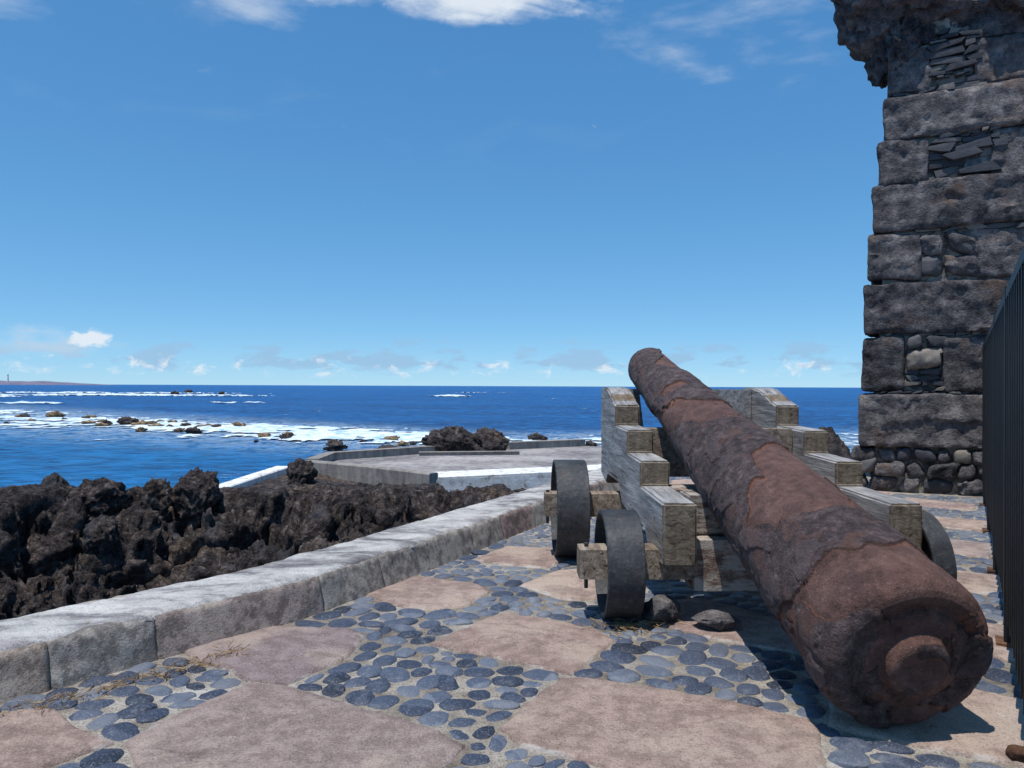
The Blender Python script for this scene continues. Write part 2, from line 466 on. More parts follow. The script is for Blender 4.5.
M_WOOD = wood_mat('weathered_grey_timber', lin(92, 90, 90), lin(136, 134, 133), lin(176, 173, 170))
M_WOODW = wood_mat('flaking_painted_timber', lin(78, 60, 53), lin(118, 98, 87), lin(152, 134, 120), 0.75)
M_WOODP = wood_mat('mostly_painted_timber', lin(62, 44, 40), lin(110, 92, 84), lin(150, 136, 124), 0.8)
M_WOODB = wood_mat('brown_axle_timber', lin(80, 70, 62), lin(124, 110, 97), lin(166, 152, 136))

def m_endgrain(t):
    w = t.pos('WORLD'); v = t.pos('WORLD', (1.6, 1, 3.2))
    a = t.noise(w, 9, 6, 0.68); g = t.noise(v, 14, 6, 0.72, 1.2); k = t.noise(t.pos('WORLD', (14, 1, 1.5)), 3, 5, 0.6)
    col = t.ramp(g * 0.5 + a * 0.3 + k * 0.2, [(0.38, lin(66, 56, 47)), (0.47, lin(108, 95, 81)), (0.56, lin(134, 121, 105)), (0.68, lin(166, 154, 137))])
    ck = (0.37 - g).sstep(0.0, 0.04)
    col = t.mix(ck * 0.6, col, lin(48, 38, 32))
    return dict(color=col, rough=0.92, spec=0.1, normal=t.bump(g * 0.6 + a * 0.4 - ck * 0.5, 0.7, 0.012))
M_END = material('cracked_end_grain', m_endgrain)

def m_iron(t):
    w = t.pos('WORLD')
    a = t.noise(w, 6, 6, 0.65); b = t.noise(w, 45, 6, 0.7); st = t.noise(t.pos('WORLD', (1, 1, 7)), 4, 6, 0.65)
    col = t.ramp(a * 0.4 + b * 0.25 + st * 0.35, [(0.33, lin(40, 41, 44)), (0.5, lin(62, 63, 65)), (0.66, lin(86, 86, 84)), (0.8, lin(112, 106, 98))])
    col = t.mix((t.noise(w, 9, 6, 0.7) - 0.54).sstep(0.0, 0.10) * 0.4, col, lin(88, 78, 70))
    col = t.mix((b - 0.56).sstep(0.0, 0.08) * 0.3, col, lin(112, 111, 108))
    col = t.mix((0.44 - b).sstep(0.0, 0.08) * 0.35, col, lin(30, 30, 31))
    return dict(color=col, rough=0.6, spec=0.4, metal=0.25, normal=t.bump(b * 0.6 + a * 0.4, 0.8, 0.008))
M_IRON = material('dull_black_iron', m_iron)

def m_rustiron(t):
    w = t.pos('WORLD')
    a = t.noise(w, 14, 7, 0.68); b = t.noise(w, 90, 5, 0.7)
    col = t.ramp(a * 0.7 + b * 0.3, [(0.35, lin(50, 36, 30)), (0.5, lin(94, 66, 50)), (0.66, lin(130, 98, 74)), (0.8, lin(160, 132, 104))])
    return dict(color=col, rough=0.9, spec=0.2, normal=t.bump(a + b * 0.5, 0.8, 0.01))
M_RUST = material('orange_rust', m_rustiron)

def m_barrel(t):
    w = t.pos('WORLD'); cr = t.attr('crust'); fl = t.attr('flake')
    a = t.noise(w, 4, 6, 0.62); b = t.noise(w, 26, 6, 0.72); c = t.noise(w, 150, 4, 0.75); d = t.noise(w, 9, 5, 0.65)
    bare = t.ramp(a * 0.35 + b * 0.45 + c * 0.2, [(0.38, lin(56, 36, 30)), (0.46, lin(90, 63, 55)), (0.54, lin(110, 80, 71)), (0.66, lin(144, 112, 101))])
    bare = t.mix((d - 0.53).sstep(0.0, 0.1) * 0.55, bare, lin(78, 56, 52))
    crust = t.ramp(b * 0.55 + a * 0.2 + c * 0.25, [(0.39, lin(38, 29, 28)), (0.47, lin(68, 54, 53)), (0.54, lin(90, 74, 73)), (0.65, lin(134, 116, 110))])
    crust = t.mix((d - 0.54).sstep(0.0, 0.08) * 0.6, crust, lin(104, 72, 58))
    crust = t.mix(fl * 0.45, crust, lin(100, 84, 84))
    col = t.mix(cr.sstep(0.40, 0.56), bare, crust)
    edge = (1.0 - ((cr - 0.44).abs() * 4.5)).sat()
    col = t.mix(edge * (0.5 + b * 0.6), col, lin(48, 26, 20))
    halo = (1.0 - ((cr - 0.22).abs() * 5.5)).sat()
    col = t.mix(halo * (a - 0.44).sstep(0.0, 0.12) * 0.6, col, lin(136, 84, 54))
    fe = (1.0 - ((fl - 0.4).abs() * 3.0)).sat()
    col = t.mix(fe * 0.5, col, lin(40, 26, 24))
    col = t.mix((c - 0.63).sstep(0.0, 0.05) * 0.4, col, lin(176, 160, 150))
    return dict(color=col, rough=0.72, spec=0.4, normal=t.bump(b * (0.45 + cr * 0.9) + c * 0.5, 1.0, 0.016))
M_BARREL = material('flaking_rusted_iron', m_barrel)

def m_black(t):
    w = t.pos('WORLD'); a = t.noise(w, 30, 5, 0.6)
    return dict(color=t.ramp(a, [(0.3, lin(16, 17, 19)), (0.7, lin(28, 29, 32))]), rough=0.55, spec=0.4, normal=t.bump(a, 0.1, 0.003))
M_BLACK = material('black_painted_steel', m_black)

def m_concrete(t):
    w = t.pos('WORLD'); a = t.noise(w, 0.6, 6, 0.6); b = t.noise(w, 4, 7, 0.7)
    col = t.ramp(a * 0.5 + b * 0.5, [(0.40, lin(108, 103, 103)), (0.49, lin(142, 136, 134)), (0.58, lin(172, 166, 161))])
    return dict(color=col, rough=0.9, spec=0.2, normal=t.bump(b, 0.5, 0.03))
M_CONC = material('grey_concrete', m_concrete)

def m_concwall(t):
    w = t.pos('WORLD'); a = t.noise(w, 1.1, 6, 0.6); b = t.noise(w, 7, 7, 0.7); s = t.noise(t.pos('WORLD', (4, 4, .6)), 2, 5, 0.6)
    col = t.ramp(a * 0.3 + b * 0.3 + s * 0.4, [(0.35, lin(104, 98, 94)), (0.5, lin(140, 134, 128)), (0.65, lin(168, 162, 154))])
    return dict(color=col, rough=0.9, spec=0.2, normal=t.bump(b, 0.5, 0.03))
M_CONCW = material('stained_concrete', m_concwall)

def m_tanrock(t):
    v = t.pos('WORLD'); b = t.noise(v, 2.5, 6, 0.7)
    return dict(color=t.ramp(b, [(0.38, lin(62, 52, 44)), (0.5, lin(126, 106, 82)), (0.62, lin(170, 146, 112))]), rough=0.85, spec=0.3, normal=t.bump(b, 1.0, 0.15))
M_TANROCK = material('tan_reef_rock', m_tanrock)

def m_white(t):
    w = t.pos('WORLD'); b = t.noise(w, 5, 7, 0.7)
    col = t.ramp(b, [(0.36, lin(150, 142, 136)), (0.44, lin(214, 210, 204)), (0.6, lin(236, 236, 234))])
    return dict(color=col, rough=0.85, spec=0.2, normal=t.bump(b, 0.5, 0.03))
M_WHITE = material('white_limewash', m_white)

def m_foam(t):
    w = t.pos('WORLD'); b = t.noise(w, 0.9, 6, 0.7)
    return dict(color=t.ramp(b, [(0.36, lin(120, 172, 208)), (0.47, lin(196, 214, 224)), (0.56, lin(228, 234, 236))]), rough=0.9, spec=0.1, normal=t.bump(b, 0.6, 0.3))
M_FOAM = material('sea_foam', m_foam)

def m_sea(t):
    w = t.pos('WORLD', (0.75, 1.25, 1))
    big = t.noise(t.pos('WORLD', (1, 2.2, 1)), 0.018, 5, 0.6); a = t.noise(w, 0.16, 6, 0.62, 0.4); b = t.noise(w, 0.75, 7, 0.65, 0.5); c = t.noise(w, 3.2, 5, 0.65)
    geo = t.n('ShaderNodeNewGeometry'); sp = t.n('ShaderNodeSeparateXYZ'); t.link(geo.outputs['Position'], sp.inputs[0])
    y = E(t.nt, sp.outputs[1]); x = E(t.nt, sp.outputs[0])
    shore = y + x.min(0.0) * 0.66
    shallow = 1.0 - (shore + big * 22.0).sstep(34.0, 74.0)
    col = t.mix((big - 0.5).sstep(-0.1, 0.12), lin(4, 60, 120), lin(8, 84, 152))
    col = t.mix(shallow * 0.75, col, lin(22, 128, 190))
    col = t.mix((b * 0.5 + a * 0.5 - 0.46).sstep(0.0, 0.14) * 0.5, col, lin(4, 36, 96))
    d2 = t.noise(t.pos('WORLD', (0.55, 1.3, 1)), 1.1, 5, 0.7, 0.6)
    col = t.mix((d2 - 0.5).sstep(0.0, 0.1) * 0.75, col, lin(34, 132, 206))
    col = t.mix((0.48 - d2).sstep(0.0, 0.1) * 0.75, col, lin(2, 44, 100))
    tt = (y - 51.0 + x.min(0.0) * 0.62) / (9.5 + x.abs() * 0.13)
    near_surf = (1.0 - tt * tt * 0.28).sat()
    lace = (t.noise(t.pos('WORLD', (1, 0.8, 1)), 0.45, 6, 0.7, 1.5) - 0.5).abs()
    lf = (0.075 - lace).sstep(0.0, 0.06) * near_surf * near_surf * 0.8
    col = t.mix(near_surf * 0.10, col, lin(70, 160, 206))
    col = t.mix(lf, col, lin(214, 228, 234))
    cap = (b * 0.6 + a * 0.5 + c * 0.12 - 0.745).sstep(0.0, 0.03)
    col = t.mix(cap * 0.75, col, lin(200, 220, 232))
    n = t.bump(a, 1.0, 2.2); n = t.bump(b, 1.0, 0.8, n); n = t.bump(c, 0.8, 0.2, n)
    return dict(color=col, rough=0.3, spec=0.06, normal=n)
M_SEA = material('deep_blue_sea', m_sea)

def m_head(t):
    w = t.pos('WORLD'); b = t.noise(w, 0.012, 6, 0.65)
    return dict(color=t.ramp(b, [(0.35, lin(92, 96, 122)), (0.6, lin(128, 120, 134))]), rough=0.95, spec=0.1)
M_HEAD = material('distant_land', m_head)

def m_straw(t):
    w = t.pos('WORLD'); b = t.noise(w, 40, 4, 0.6)
    return dict(color=t.ramp(b, [(0.35, lin(84, 62, 42)), (0.6, lin(160, 132, 96))]), rough=0.9, spec=0.1)
M_STRAW = material('dry_straw', m_straw)

# ---------------------------------------------------------------- setting: sea, headland
def disc(radius, rings, segs, z):
    V = [(0, 0, z)]; F = []
    for i, r in enumerate(rings):
        for k in range(segs):
            a = 2 * math.pi * k / segs; V.append((r * math.sin(a), r * math.cos(a), z))
    for k in range(segs): F.append((0, 1 + (k + 1) % segs, 1 + k))
    for i in range(len(rings) - 1):
        for k in range(segs):
            k2 = (k + 1) % segs
            F.append((1 + i * segs + k, 1 + i * segs + k2, 1 + (i + 1) * segs + k2, 1 + (i + 1) * segs + k))
    return V, F
SEA = -3.0
V, F = disc(0, [60, 200, 800, 3000, 9000, 20000], 96, SEA)
o = mk('sea', V, F, M_SEA); tag(o, kind='structure')
# make the sea face upwards
bm = bmesh.new(); bm.from_mesh(o.data); bmesh.ops.recalc_face_normals(bm, faces=bm.faces)
if bm.faces[0].normal.z < 0: bmesh.ops.reverse_faces(bm, faces=bm.faces)
bm.to_mesh(o.data); bm.free()

# foam: broken lacy sheets of surf with real height
def foam_band(cx, rngy, density, cell, seed, rise, name):
    (x0, x1), (y0, y1) = cx, rngy
    nx = int((x1 - x0) / cell[0]); ny = int((y1 - y0) / cell[1])
    X, Y = np.meshgrid(np.linspace(x0, x1, nx), np.linspace(y0, y1, ny), indexing='ij')
    P = np.stack([X.ravel(), Y.ravel(), np.zeros(X.size)], 1)
    d = density(P)
    n = 0.5 * fbm(P * [0.12, 0.16, 1], 5, seed, 0.65) + 0.6 * fbm(P * [0.5, 0.45, 1], 4, seed + 3, 0.65)
    # clumps: broad breaks in the surf
    n = n + 0.35 * fbm(P * [0.045, 0.07, 1], 2, seed + 7)
    m = d + n * 1.5
    z = SEA + 0.05 + rise * np.clip(m - 0.5, 0, 1.2) * (0.5 + np.clip(fbm(P * [0.35, 0.6, 1], 4, seed + 11, 0.6) + 0.3, 0, 1.5))
    keep = (m > 0.52).reshape(nx, ny)
    idx = np.arange(nx * ny).reshape(nx, ny)
    k = keep[:-1, :-1] & keep[1:, 1:] & keep[1:, :-1] & keep[:-1, 1:]
    q = np.stack([idx[:-1, :-1][k], idx[1:, :-1][k], idx[1:, 1:][k], idx[:-1, 1:][k]], 1)
    used = np.unique(q); remap = np.zeros(nx * ny, int); remap[used] = np.arange(len(used))
    P[:, 2] = z; P[:, 0] += 0.3 * cell[0] * perlin(P * 3.3, 5); P[:, 1] += 0.3 * cell[1] * perlin(P * 3.3 + 9, 6)
    return mk(name, P[used], remap[q], M_FOAM)
def d_surf(P):
    x, y = P[:, 0], P[:, 1]
    c = 51 + np.where(x < 0, -0.62 * x, 0.1 * x)
    w = 8.5 + 0.13 * np.abs(x)
    t = (y - c) / w
    d = np.exp(-np.abs(t) ** 2.0 * 1.1) * np.interp(x, [-90, -45, -25, 0], [0.70, 0.76, 0.84, 0.82])
    return d * np.where(x < 0, 1, 0.72) * smooth(75, 40, x)
o = foam_band((-100, 75), (36, 135), d_surf, (0.30, 0.42), 3, 0.28, 'surf_foam')
tag(o, 'broad band of white surf washing over the offshore reef', 'surf', kind='stuff')
def d_far(P):
    x, y = P[:, 0], P[:, 1]; d = np.zeros(len(P))
    for cx, cy, wx, wy, a in ((-145, 268, 42, 14, 1.0), (-108, 262, 26, 12, 0.9), (-205, 330, 30, 18, 0.9), (-165, 252, 22, 8, 0.9), (-23, 276, 9, 9, 1.1),
                              (-150, 335, 40, 14, 0.7), (-160, 222, 14, 10, 0.9), (-100, 148, 12, 4, 0.9), (-60, 160, 9, 3, 0.6), (-230, 270, 40, 16, 0.9),
                              (60, 250, 12, 6, 0.7), (-20, 420, 20, 10, 0.5)):
        d = np.maximum(d, a * np.exp(-((x - cx) / wx) ** 4 - ((y - cy) / wy) ** 2))
    return d
o = foam_band((-270, 90), (140, 440), d_far, (0.9, 1.1), 21, 0.9, 'breaker_foam')
tag(o, 'thin white lines of breakers far out on the blue sea', 'breakers', kind='stuff')

# headland at the left edge of the horizon
rng = np.random.default_rng(4)
nx, ny = 90, 12
X = np.linspace(-3300, -1950, nx); Yv = np.linspace(0, 1, ny)
V = []
for i, x in enumerate(X):
    for j, q in enumerate(Yv):
        prof = 21 * smooth(-2000, -2420, x) ** 1.6 * (0.75 + 0.25 * math.sin(x * .011)) + 7 * smooth(-1960, -2150, x)
        V.append((x, 3400 + q * 500, prof * math.sin(math.pi * q) ** 0.6))
V = np.array(V); V[:, 2] = SEA - 1 + V[:, 2] * (1 + 0.45 * fbm(V * [0.012, .004, 0], 4, 8))
F = [(i * ny + j, (i + 1) * ny + j, (i + 1) * ny + j + 1, i * ny + j + 1) for i in range(nx - 1) for j in range(ny - 1)]
o = mk('headland', V, F, M_HEAD); tag(o, kind='structure')
lh = thing('lighthouse', 'tiny white lighthouse standing on the far headland', 'lighthouse', (-2420, 3520, 20))
P, F = lathe([(0, 0), (0, 4.2), (34, 2.8), (34, 4.0), (36, 4.0), (36, 0)], 20); P = P[:, [1, 2, 0]] + [-2425, 3560, 10]
mk('tower', P, F, M_WHITE, lh, sharp=40)
P, F = lathe([(36, 0), (36, 2.2), (40, 2.2), (42, 1.0), (43, 0)], 16); P = P[:, [1, 2, 0]] + [-2425, 3560, 10]
mk('lantern_room', P, F, M_WHITE, lh, sharp=40)

# ---------------------------------------------------------------- the lava shore
PAR = np.array([(-5.6, -2.2), (-4.2, -0.85), (-2.85, 0.7), (-1.54, 2.22), (-0.86, 3.04), (-0.42, 3.88), (0.23, 5.2), (1.0, 6.75), (2.0, 8.75), (2.6, 9.9)])
def seg_dist(P):
    best = np.full(len(P), 1e9); side = np.zeros(len(P))
    for a, b in zip(PAR[:-1], PAR[1:]):
        e = b - a; t = np.clip(((P - a) @ e) / (e @ e), 0, 1); q = a + t[:, None] * e
        d = np.linalg.norm(P - q, axis=1); cr = e[0] * (P[:, 1] - a[1]) - e[1] * (P[:, 0] - a[0])
        m = d < best; best = np.where(m, d, best); side = np.where(m, np.sign(cr), side)
    return best * side        # positive: on the seaward side
def shore_base(x, y):
    d = seg_dist(np.stack([x, y], 1))
    yc = np.where(x > -6, 9.6 + 0.48 * (x + 6), 9.6 + 0.10 * (x + 6)) + 0.9 * fbm(np.stack([x * .55, y * .2, 0 * x], 1), 3, 13)
    ztop = np.interp(x, [-12, -5, -4.3, -3.3, 0, 3], [-0.55, -0.62, -0.80, -0.72, -0.92, -1.05])
    z = -1.95 + (ztop + 1.95) * smooth(yc - 2.6, yc, y) * smooth(0.3, 2.0, d)
    z = z - 0.62 * smooth(yc + 0.8, yc + 4.0, y)
    # where the land drops into the sea
    lim = np.interp(x, [-40, -20, -8.6, -7.4, -6.6, -5.6, 4, 5.5, 30], [10.5, 12.4, 13.6, 15.5, 22.5, 28.5, 29, 16, 12])
    lim = lim + 0.7 * fbm(np.stack([x * .5, y * .5, 0 * x], 1), 3, 44)
    z = z - 3.6 * smooth(0.0, 4.0, y - lim)
    z = z - 0.45 * smooth(-8.3, -7.6, x) * smooth(-4.6, -5.6, x) * smooth(13.2, 15.5, y) - 0.30 * smooth(-4.5, -2.5, x) * smooth(12.5, 16, y)
    # under the paved walk the rock stays low
    return np.where(d < -0.2, np.minimum(z, -1.5), z)
def shore_patch(x0, x1, y0, y1, res):
    nx = int((x1 - x0) / res) + 1; ny = int((y1 - y0) / res) + 1
    X, Y = np.meshgrid(np.linspace(x0, x1, nx), np.linspace(y0, y1, ny), indexing='ij')
    x, y = X.ravel(), Y.ravel()
    P = np.stack([x, y, np.zeros(len(x))], 1)
    z = shore_base(x, y)
    d = seg_dist(P[:, :2])
    Q = P + 0.35 * np.stack([perlin(P * 0.9, 1), perlin(P * 0.9, 2), 0 * x], 1)
    B3 = np.stack([Q[:, 0], Q[:, 1], z], 1)
    F1_, e1 = facet(B3 * 0.95, 3, 0.8); F2_, e2 = facet(B3 * 2.3 + 5, 9, 0.8); F3_, e3 = facet(B3 * 5.6 + 2, 19, 0.8); F4_, e4 = facet(B3 * 12.5 + 2, 29, 0.8)
    n = 0.22 * F1_ - 0.22 * smooth(0.14, 0.0, e1) + 0.10 * F2_ - 0.06 * smooth(0.12, 0.0, e2) + 0.045 * F3_ - 0.02 * smooth(0.1, 0.0, e3) + 0.024 * F4_ + 0.12 * fbm(B3 * 1.1, 4, 5, 0.6, True) + 0.03 * fbm(B3 * 16, 3, 15, 0.65)
    amp = smooth(-0.1, 1.0, np.abs(d)) * np.where((x > -8) & (x < 4.5), smooth(18.0, 14.0, y) * 0.85 + 0.15, 1.0)
    zg = z.reshape(nx, ny); gx = np.gradient(zg, axis=0).ravel() / res; gy = np.gradient(zg, axis=1).ravel() / res
    nv = np.stack([-gx, -gy, np.ones(len(x))], 1); nv /= np.linalg.norm(nv, axis=1)[:, None]
    k_ = np.clip(amp * n, -0.6, 0.6)
    P[:, 0] += nv[:, 0] * k_; P[:, 1] += nv[:, 1] * k_; z = z + nv[:, 2] * k_
    cap = np.interp(x, [-12, -5, -4.3, -3.3, 0, 3], [-0.40, -0.46, -0.64, -0.57, -0.80, -0.95]) - 0.17 * np.clip(y - 9.6 - np.clip(x + 6, 0, 9) * 0.48, 0, 5); z = np.where(z > cap, cap + (z - cap) * 0.35, z)
    h = 0.12 * amp
    P[:, 0] += h * fbm(np.stack([x * 1.7, y * 1.7, z * 2.2], 1), 3, 31, 0.6)
    P[:, 1] += h * fbm(np.stack([x * 1.7, y * 1.7, z * 2.2 + 9], 1), 3, 32, 0.6)
    P[:, 2] = z
    i = np.arange(nx * ny).reshape(nx, ny)
    q = np.stack([i[:-1, :-1].ravel(), i[1:, :-1].ravel(), i[1:, 1:].ravel(), i[:-1, 1:].ravel()], 1)
    return P, q
Ps, Qs, off = [], [], 0
for args in ((-12, 2.6, 2.4, 15.4, 0.03), (-12, 6, 15.36, 33, 0.11), (-34, -11.96, -6, 33, 0.25), (2.56, 16, 6.5, 15.4, 0.1), (5.96, 20, 15.3, 26, 0.3)):
    P, q = shore_patch(*args); Ps.append(P); Qs.append(q + off); off += len(P)
o = mk('lava_shore', np.concatenate(Ps), np.concatenate(Qs), M_LAVA)
tag(o, kind='structure')

# ---------------------------------------------------------------- paved walk
random.seed(7)
GROUND_Z = -0.010
outer = [tuple(p) for p in PAR] + [(9.5, 9.9), (9.5, -3.5), (-5.6, -3.5)]
n = len(outer)
V = [(x, y, GROUND_Z) for x, y in outer] + [(x, y, -2.6) for x, y in outer]
F = [list(range(n))[::-1]] + [[i, (i + 1) % n, n + (i + 1) % n, n + i] for i in range(n)]
pave = mk('pavement', V, F, M_MORTAR, smooth_shade=False)
bm = bmesh.new(); bm.from_mesh(pave.data); bmesh.ops.recalc_face_normals(bm, faces=bm.faces); bm.to_mesh(pave.data); bm.free()
tag(pave, kind='structure')

SL = {(0, 1): [(-1.03, 1.98), (-0.95, 2.17), (-0.83, 2.38), (-0.7, 2.34), (-0.49, 2.22), (-0.23, 2.07), (-0.13, 1.97), (-0.24, 1.72), (-0.55, 1.60), (-0.84, 1.74)],
      (-1, 0): [(-1.49, 2.12), (-1.43, 2.17), (-1.34, 2.17), (-1.24, 2.08), (-1.06, 1.97), (-1.17, 1.85), (-1.2, 1.62), (-1.42, 1.5), (-1.74, 1.72)],
      (0, 0): [(-1.20, 2.70), (-1.10, 2.76), (-0.95, 2.93), (-0.64, 2.91), (-0.56, 2.82), (-0.58, 2.61), (-0.72, 2.37), (-0.86, 2.41), (-0.95, 2.49), (-1.09, 2.57)],
      (1, 1): [(-0.29, 2.74), (-0.14, 2.99), (-0.03, 3.11), (0.15, 3.03), (0.33, 2.91), (0.38, 2.78), (0.25, 2.55), (0.2, 2.46), (0.05, 2.55)],
      (1, 0): [(-0.66, 3.38), (-0.47, 3.72), (-0.17, 3.57), (-0.1, 3.43), (-0.2, 3.21), (-0.33, 3.15), (-0.5, 3.22)],
      (2, 0): [(-0.20, 4.08), (-0.03, 4.40), (0.25, 4.37), (0.34, 4.19), (0.2, 3.89), (0.0, 3.95)],
      (2, 1): [(0.05, 3.55), (0.24, 3.82), (0.42, 3.89), (0.62, 3.70), (0.62, 3.45), (0.36, 3.32), (0.22, 3.33)],
      (1, 2): [(0.23, 2.43), (0.42, 2.37), (0.64, 2.26), (0.85, 2.13), (0.86, 2.07), (0.76, 1.80), (0.5, 1.68), (0.26, 1.86), (0.03, 1.97), (-0.03, 2.07), (0.16, 2.42)],
      (2, 2): [(0.58, 2.98), (0.66, 3.30), (0.85, 3.34), (1.16, 3.0), (1.18, 2.80), (1.03, 2.66), (0.80, 2.80)],
      (2, 3): [(0.90, 2.09), (1.02, 2.36), (1.20, 2.44), (1.45, 2.36), (1.60, 2.24), (1.52, 2.06), (1.29, 1.88), (1.06, 1.99)]}
def lattice(i, j): return np.array((-0.85 + 0.45 * i + 0.40 * j, 2.65 + 0.78 * i - 0.68 * j))
gen = [(-0.30, -0.05), (-0.19, 0.17), (-0.08, 0.32), (0.12, 0.17), (0.32, 0.0), (0.19, -0.17), (0.06, -0.31), (-0.12, -0.18)]
slabs = []
for i in range(-5, 12):
    for j in range(-5, 12):
        c = lattice(i, j)
        if (i, j) in SL: slabs.append(np.array(SL[(i, j)])); continue
        if not (-3.4 < c[1] < 9.6 and c[0] < 8.5): continue
        if seg_dist(c[None])[0] > -0.42: continue
        if c[1] > 6.4 and c[0] > 3.0 + (c[1] - 6.4) * 0.4: continue       # the tower stands there
        rr = random.Random(i * 91 + j * 17)
        slabs.append(c + np.array([(x * rr.uniform(0.88, 1.2), y * rr.uniform(0.88, 1.2)) for x, y in gen]))
def slab_mesh(poly, seed):
    pts = []
    k = len(poly)
    for a in range(k):
        p, q = poly[a], poly[(a + 1) % k]; L = np.linalg.norm(q - p); m = max(2, int(L / 0.035))
        for s in range(m): pts.append(p + (q - p) * s / m)
    P = np.array(pts); c = P.mean(0)
    P3 = np.concatenate([P, np.zeros((len(P), 1))], 1)
    nrm = (P - c) / np.linalg.norm(P - c, axis=1)[:, None]
    P = P + nrm * (0.016 * fbm(P3 * 7 + seed, 3, seed) + 0.012 * perlin(P3 * 34, seed) + 0.010)[:, None]
    ins = [(0.0, -0.02, 1.0), (0.006, -0.004, 1.0), (0.018, 0.0, 0.85), (0.06, 0.001, 0.5), (0.14, 0.002, 0.0)]
    V, A = [], []
    for d, z, e in ins:
        for p, q in zip(P, nrm):
            V.append((*(p - q * min(d, 0.75 * np.linalg.norm(p - c))), z)); A.append(e)
    V.append((*c, 0.002)); A.append(0.0)
    V = np.array(V); n = len(P)
    V[n:, 2] += 0.004 * fbm(V[n:] * 4 + seed, 3, seed + 2)
    F = []
    for r in range(len(ins) - 1):
        for a in range(n):
            b = (a + 1) % n; F.append((r * n + a, r * n + b, (r + 1) * n + b, (r + 1) * n + a))
    r = len(ins) - 1
    for a in range(n): F.append((r * n + a, r * n + (a + 1) % n, len(V) - 1))
    return V, F, A, P
def poly_area(P): return 0.5 * np.sum(P[:, 0] * np.roll(P[:, 1], -1) - np.roll(P[:, 0], -1) * P[:, 1])
outlines = []
for k, poly in enumerate(slabs):
    if poly_area(poly) < 0: poly = poly[::-1]
    V, F, A, P = slab_mesh(poly, k)
    outlines.append(P)
    c = P.mean(0)
    mk('flagstone', V, F, M_SLAB, pave, origin=(c[0], c[1], 0), attrs={'edge': A})

# pebbles set in mortar between the flagstones
def inside(P, poly):
    x, y = P[:, 0], P[:, 1]; r = np.zeros(len(P), bool); q = np.roll(poly, 1, 0)
    for (x1, y1), (x2, y2) in zip(poly, q):
        with np.errstate(divide='ignore', invalid='ignore'):
            r ^= ((y1 > y) != (y2 > y)) & (x < (x2 - x1) * (y - y1) / (y2 - y1 + 1e-12) + x1)
    return r
def poly_dist(P, poly):
    best = np.full(len(P), 9.0)
    for a, b in zip(poly, np.roll(poly, -1, 0)):
        e = b - a; t = np.clip(((P - a) @ e) / (e @ e + 1e-12), 0, 1); best = np.minimum(best, np.linalg.norm(P - a - t[:, None] * e, axis=1))
    return best
prng = np.random.default_rng(11)
from mathutils.kdtree import KDTree
C = np.stack([prng.uniform(-3.4, 6.2, 420000), prng.uniform(0.8, 9.6, 420000)], 1)
C = C[np.abs(C[:, 0]) < 0.78 * C[:, 1] + 0.7]
sdist = seg_dist(C)
C = C[(sdist < -0.012) & (sdist > -4.2)]
C = C[~((C[:, 1] > 6.75 - 0.33 * (C[:, 0] - 3.2)) & (C[:, 0] > 3.1 + (C[:, 1] - 6.8) * 0.5))]
ok = np.ones(len(C), bool)
for P in outlines:
    idx = np.where(np.abs(C - P.mean(0)).max(1) < 0.75)[0]
    if not len(idx): continue
    q = C[idx]; ins_ = inside(q, P); nearby = ~ins_
    dd = np.full(len(idx), 9.0); dd[nearby] = poly_dist(q[nearby], P)
    ok[idx[ins_ | (dd < 0.006)]] = False
C = C[ok]
dens = 420000 / (9.6 * 8.8)
seeds = C[prng.choice(len(C), int(len(C) / dens / 0.0078), replace=False)].copy()
own = None
for it in range(7):
    kd = KDTree(len(seeds))
    for k, p in enumerate(seeds): kd.insert((p[0], p[1], 0), k)
    kd.balance()
    own = np.array([kd.find((p[0], p[1], 0))[1] for p in C])
    cnt = np.bincount(own, minlength=len(seeds)); good = cnt > 0
    mx = np.bincount(own, C[:, 0], len(seeds)); my = np.bincount(own, C[:, 1], len(seeds))
    cen = np.where(good[:, None], np.stack([mx, my], 1) / np.maximum(cnt, 1)[:, None], seeds)
    if it < 6: seeds = seeds + (cen - seeds) * (1.0 if it < 4 else 0.6)
D = C - cen[own]
cxx = np.bincount(own, D[:, 0] ** 2, len(seeds)) / np.maximum(cnt, 1); cyy = np.bincount(own, D[:, 1] ** 2, len(seeds)) / np.maximum(cnt, 1); cxy = np.bincount(own, D[:, 0] * D[:, 1], len(seeds)) / np.maximum(cnt, 1)
peb = []
for k in range(len(seeds)):
    if cnt[k] < 10: continue
    w_, v_ = np.linalg.eigh(np.array([[cxx[k], cxy[k]], [cxy[k], cyy[k]]]))
    b_, a_ = 2 * np.sqrt(np.maximum(w_, 1e-8))
    if b_ < 0.012: continue
    f_ = prng.uniform(0.90, 1.0)
    peb.append((cen[k][0], cen[k][1], min(a_, 0.085) * f_, min(b_, 0.07) * f_, math.atan2(v_[1, 1], v_[0, 1])))
V0, F0 = ico(3); V1, F1 = ico(2)
variants = []
for k in range(10):
    P = V0 * (1 + 0.30 * fbm(V0 * 1.3 + k * 5, 3, k))[:, None]
    P = P * [1, 1, 1]
    P = np.sign(P) * np.abs(P) ** 0.94
    variants.append(P)
def apparent(p): return p[2] * p[3] / (p[0] ** 2 + p[1] ** 2 + .9)
def in_view(p): return p[1] > 1.5 and abs(p[0]) < 0.72 * p[1]
hidden = lambda p: (0.5 < p[0] < 1.75 and 3.0 < p[1] < 4.6)
order = sorted(peb, key=lambda p: (-apparent(p) if in_view(p) and not hidden(p) else 9))
pme = []
for k, P in enumerate(variants):
    me = bpy.data.meshes.new('pebble'); me.from_pydata(P.tolist(), [], F0); me.materials.append(M_PEBBLE)
    me.polygons.foreach_set('use_smooth', np.ones(len(me.polygons), bool)); pme.append(me)
sv, sf, off = [], [], 0
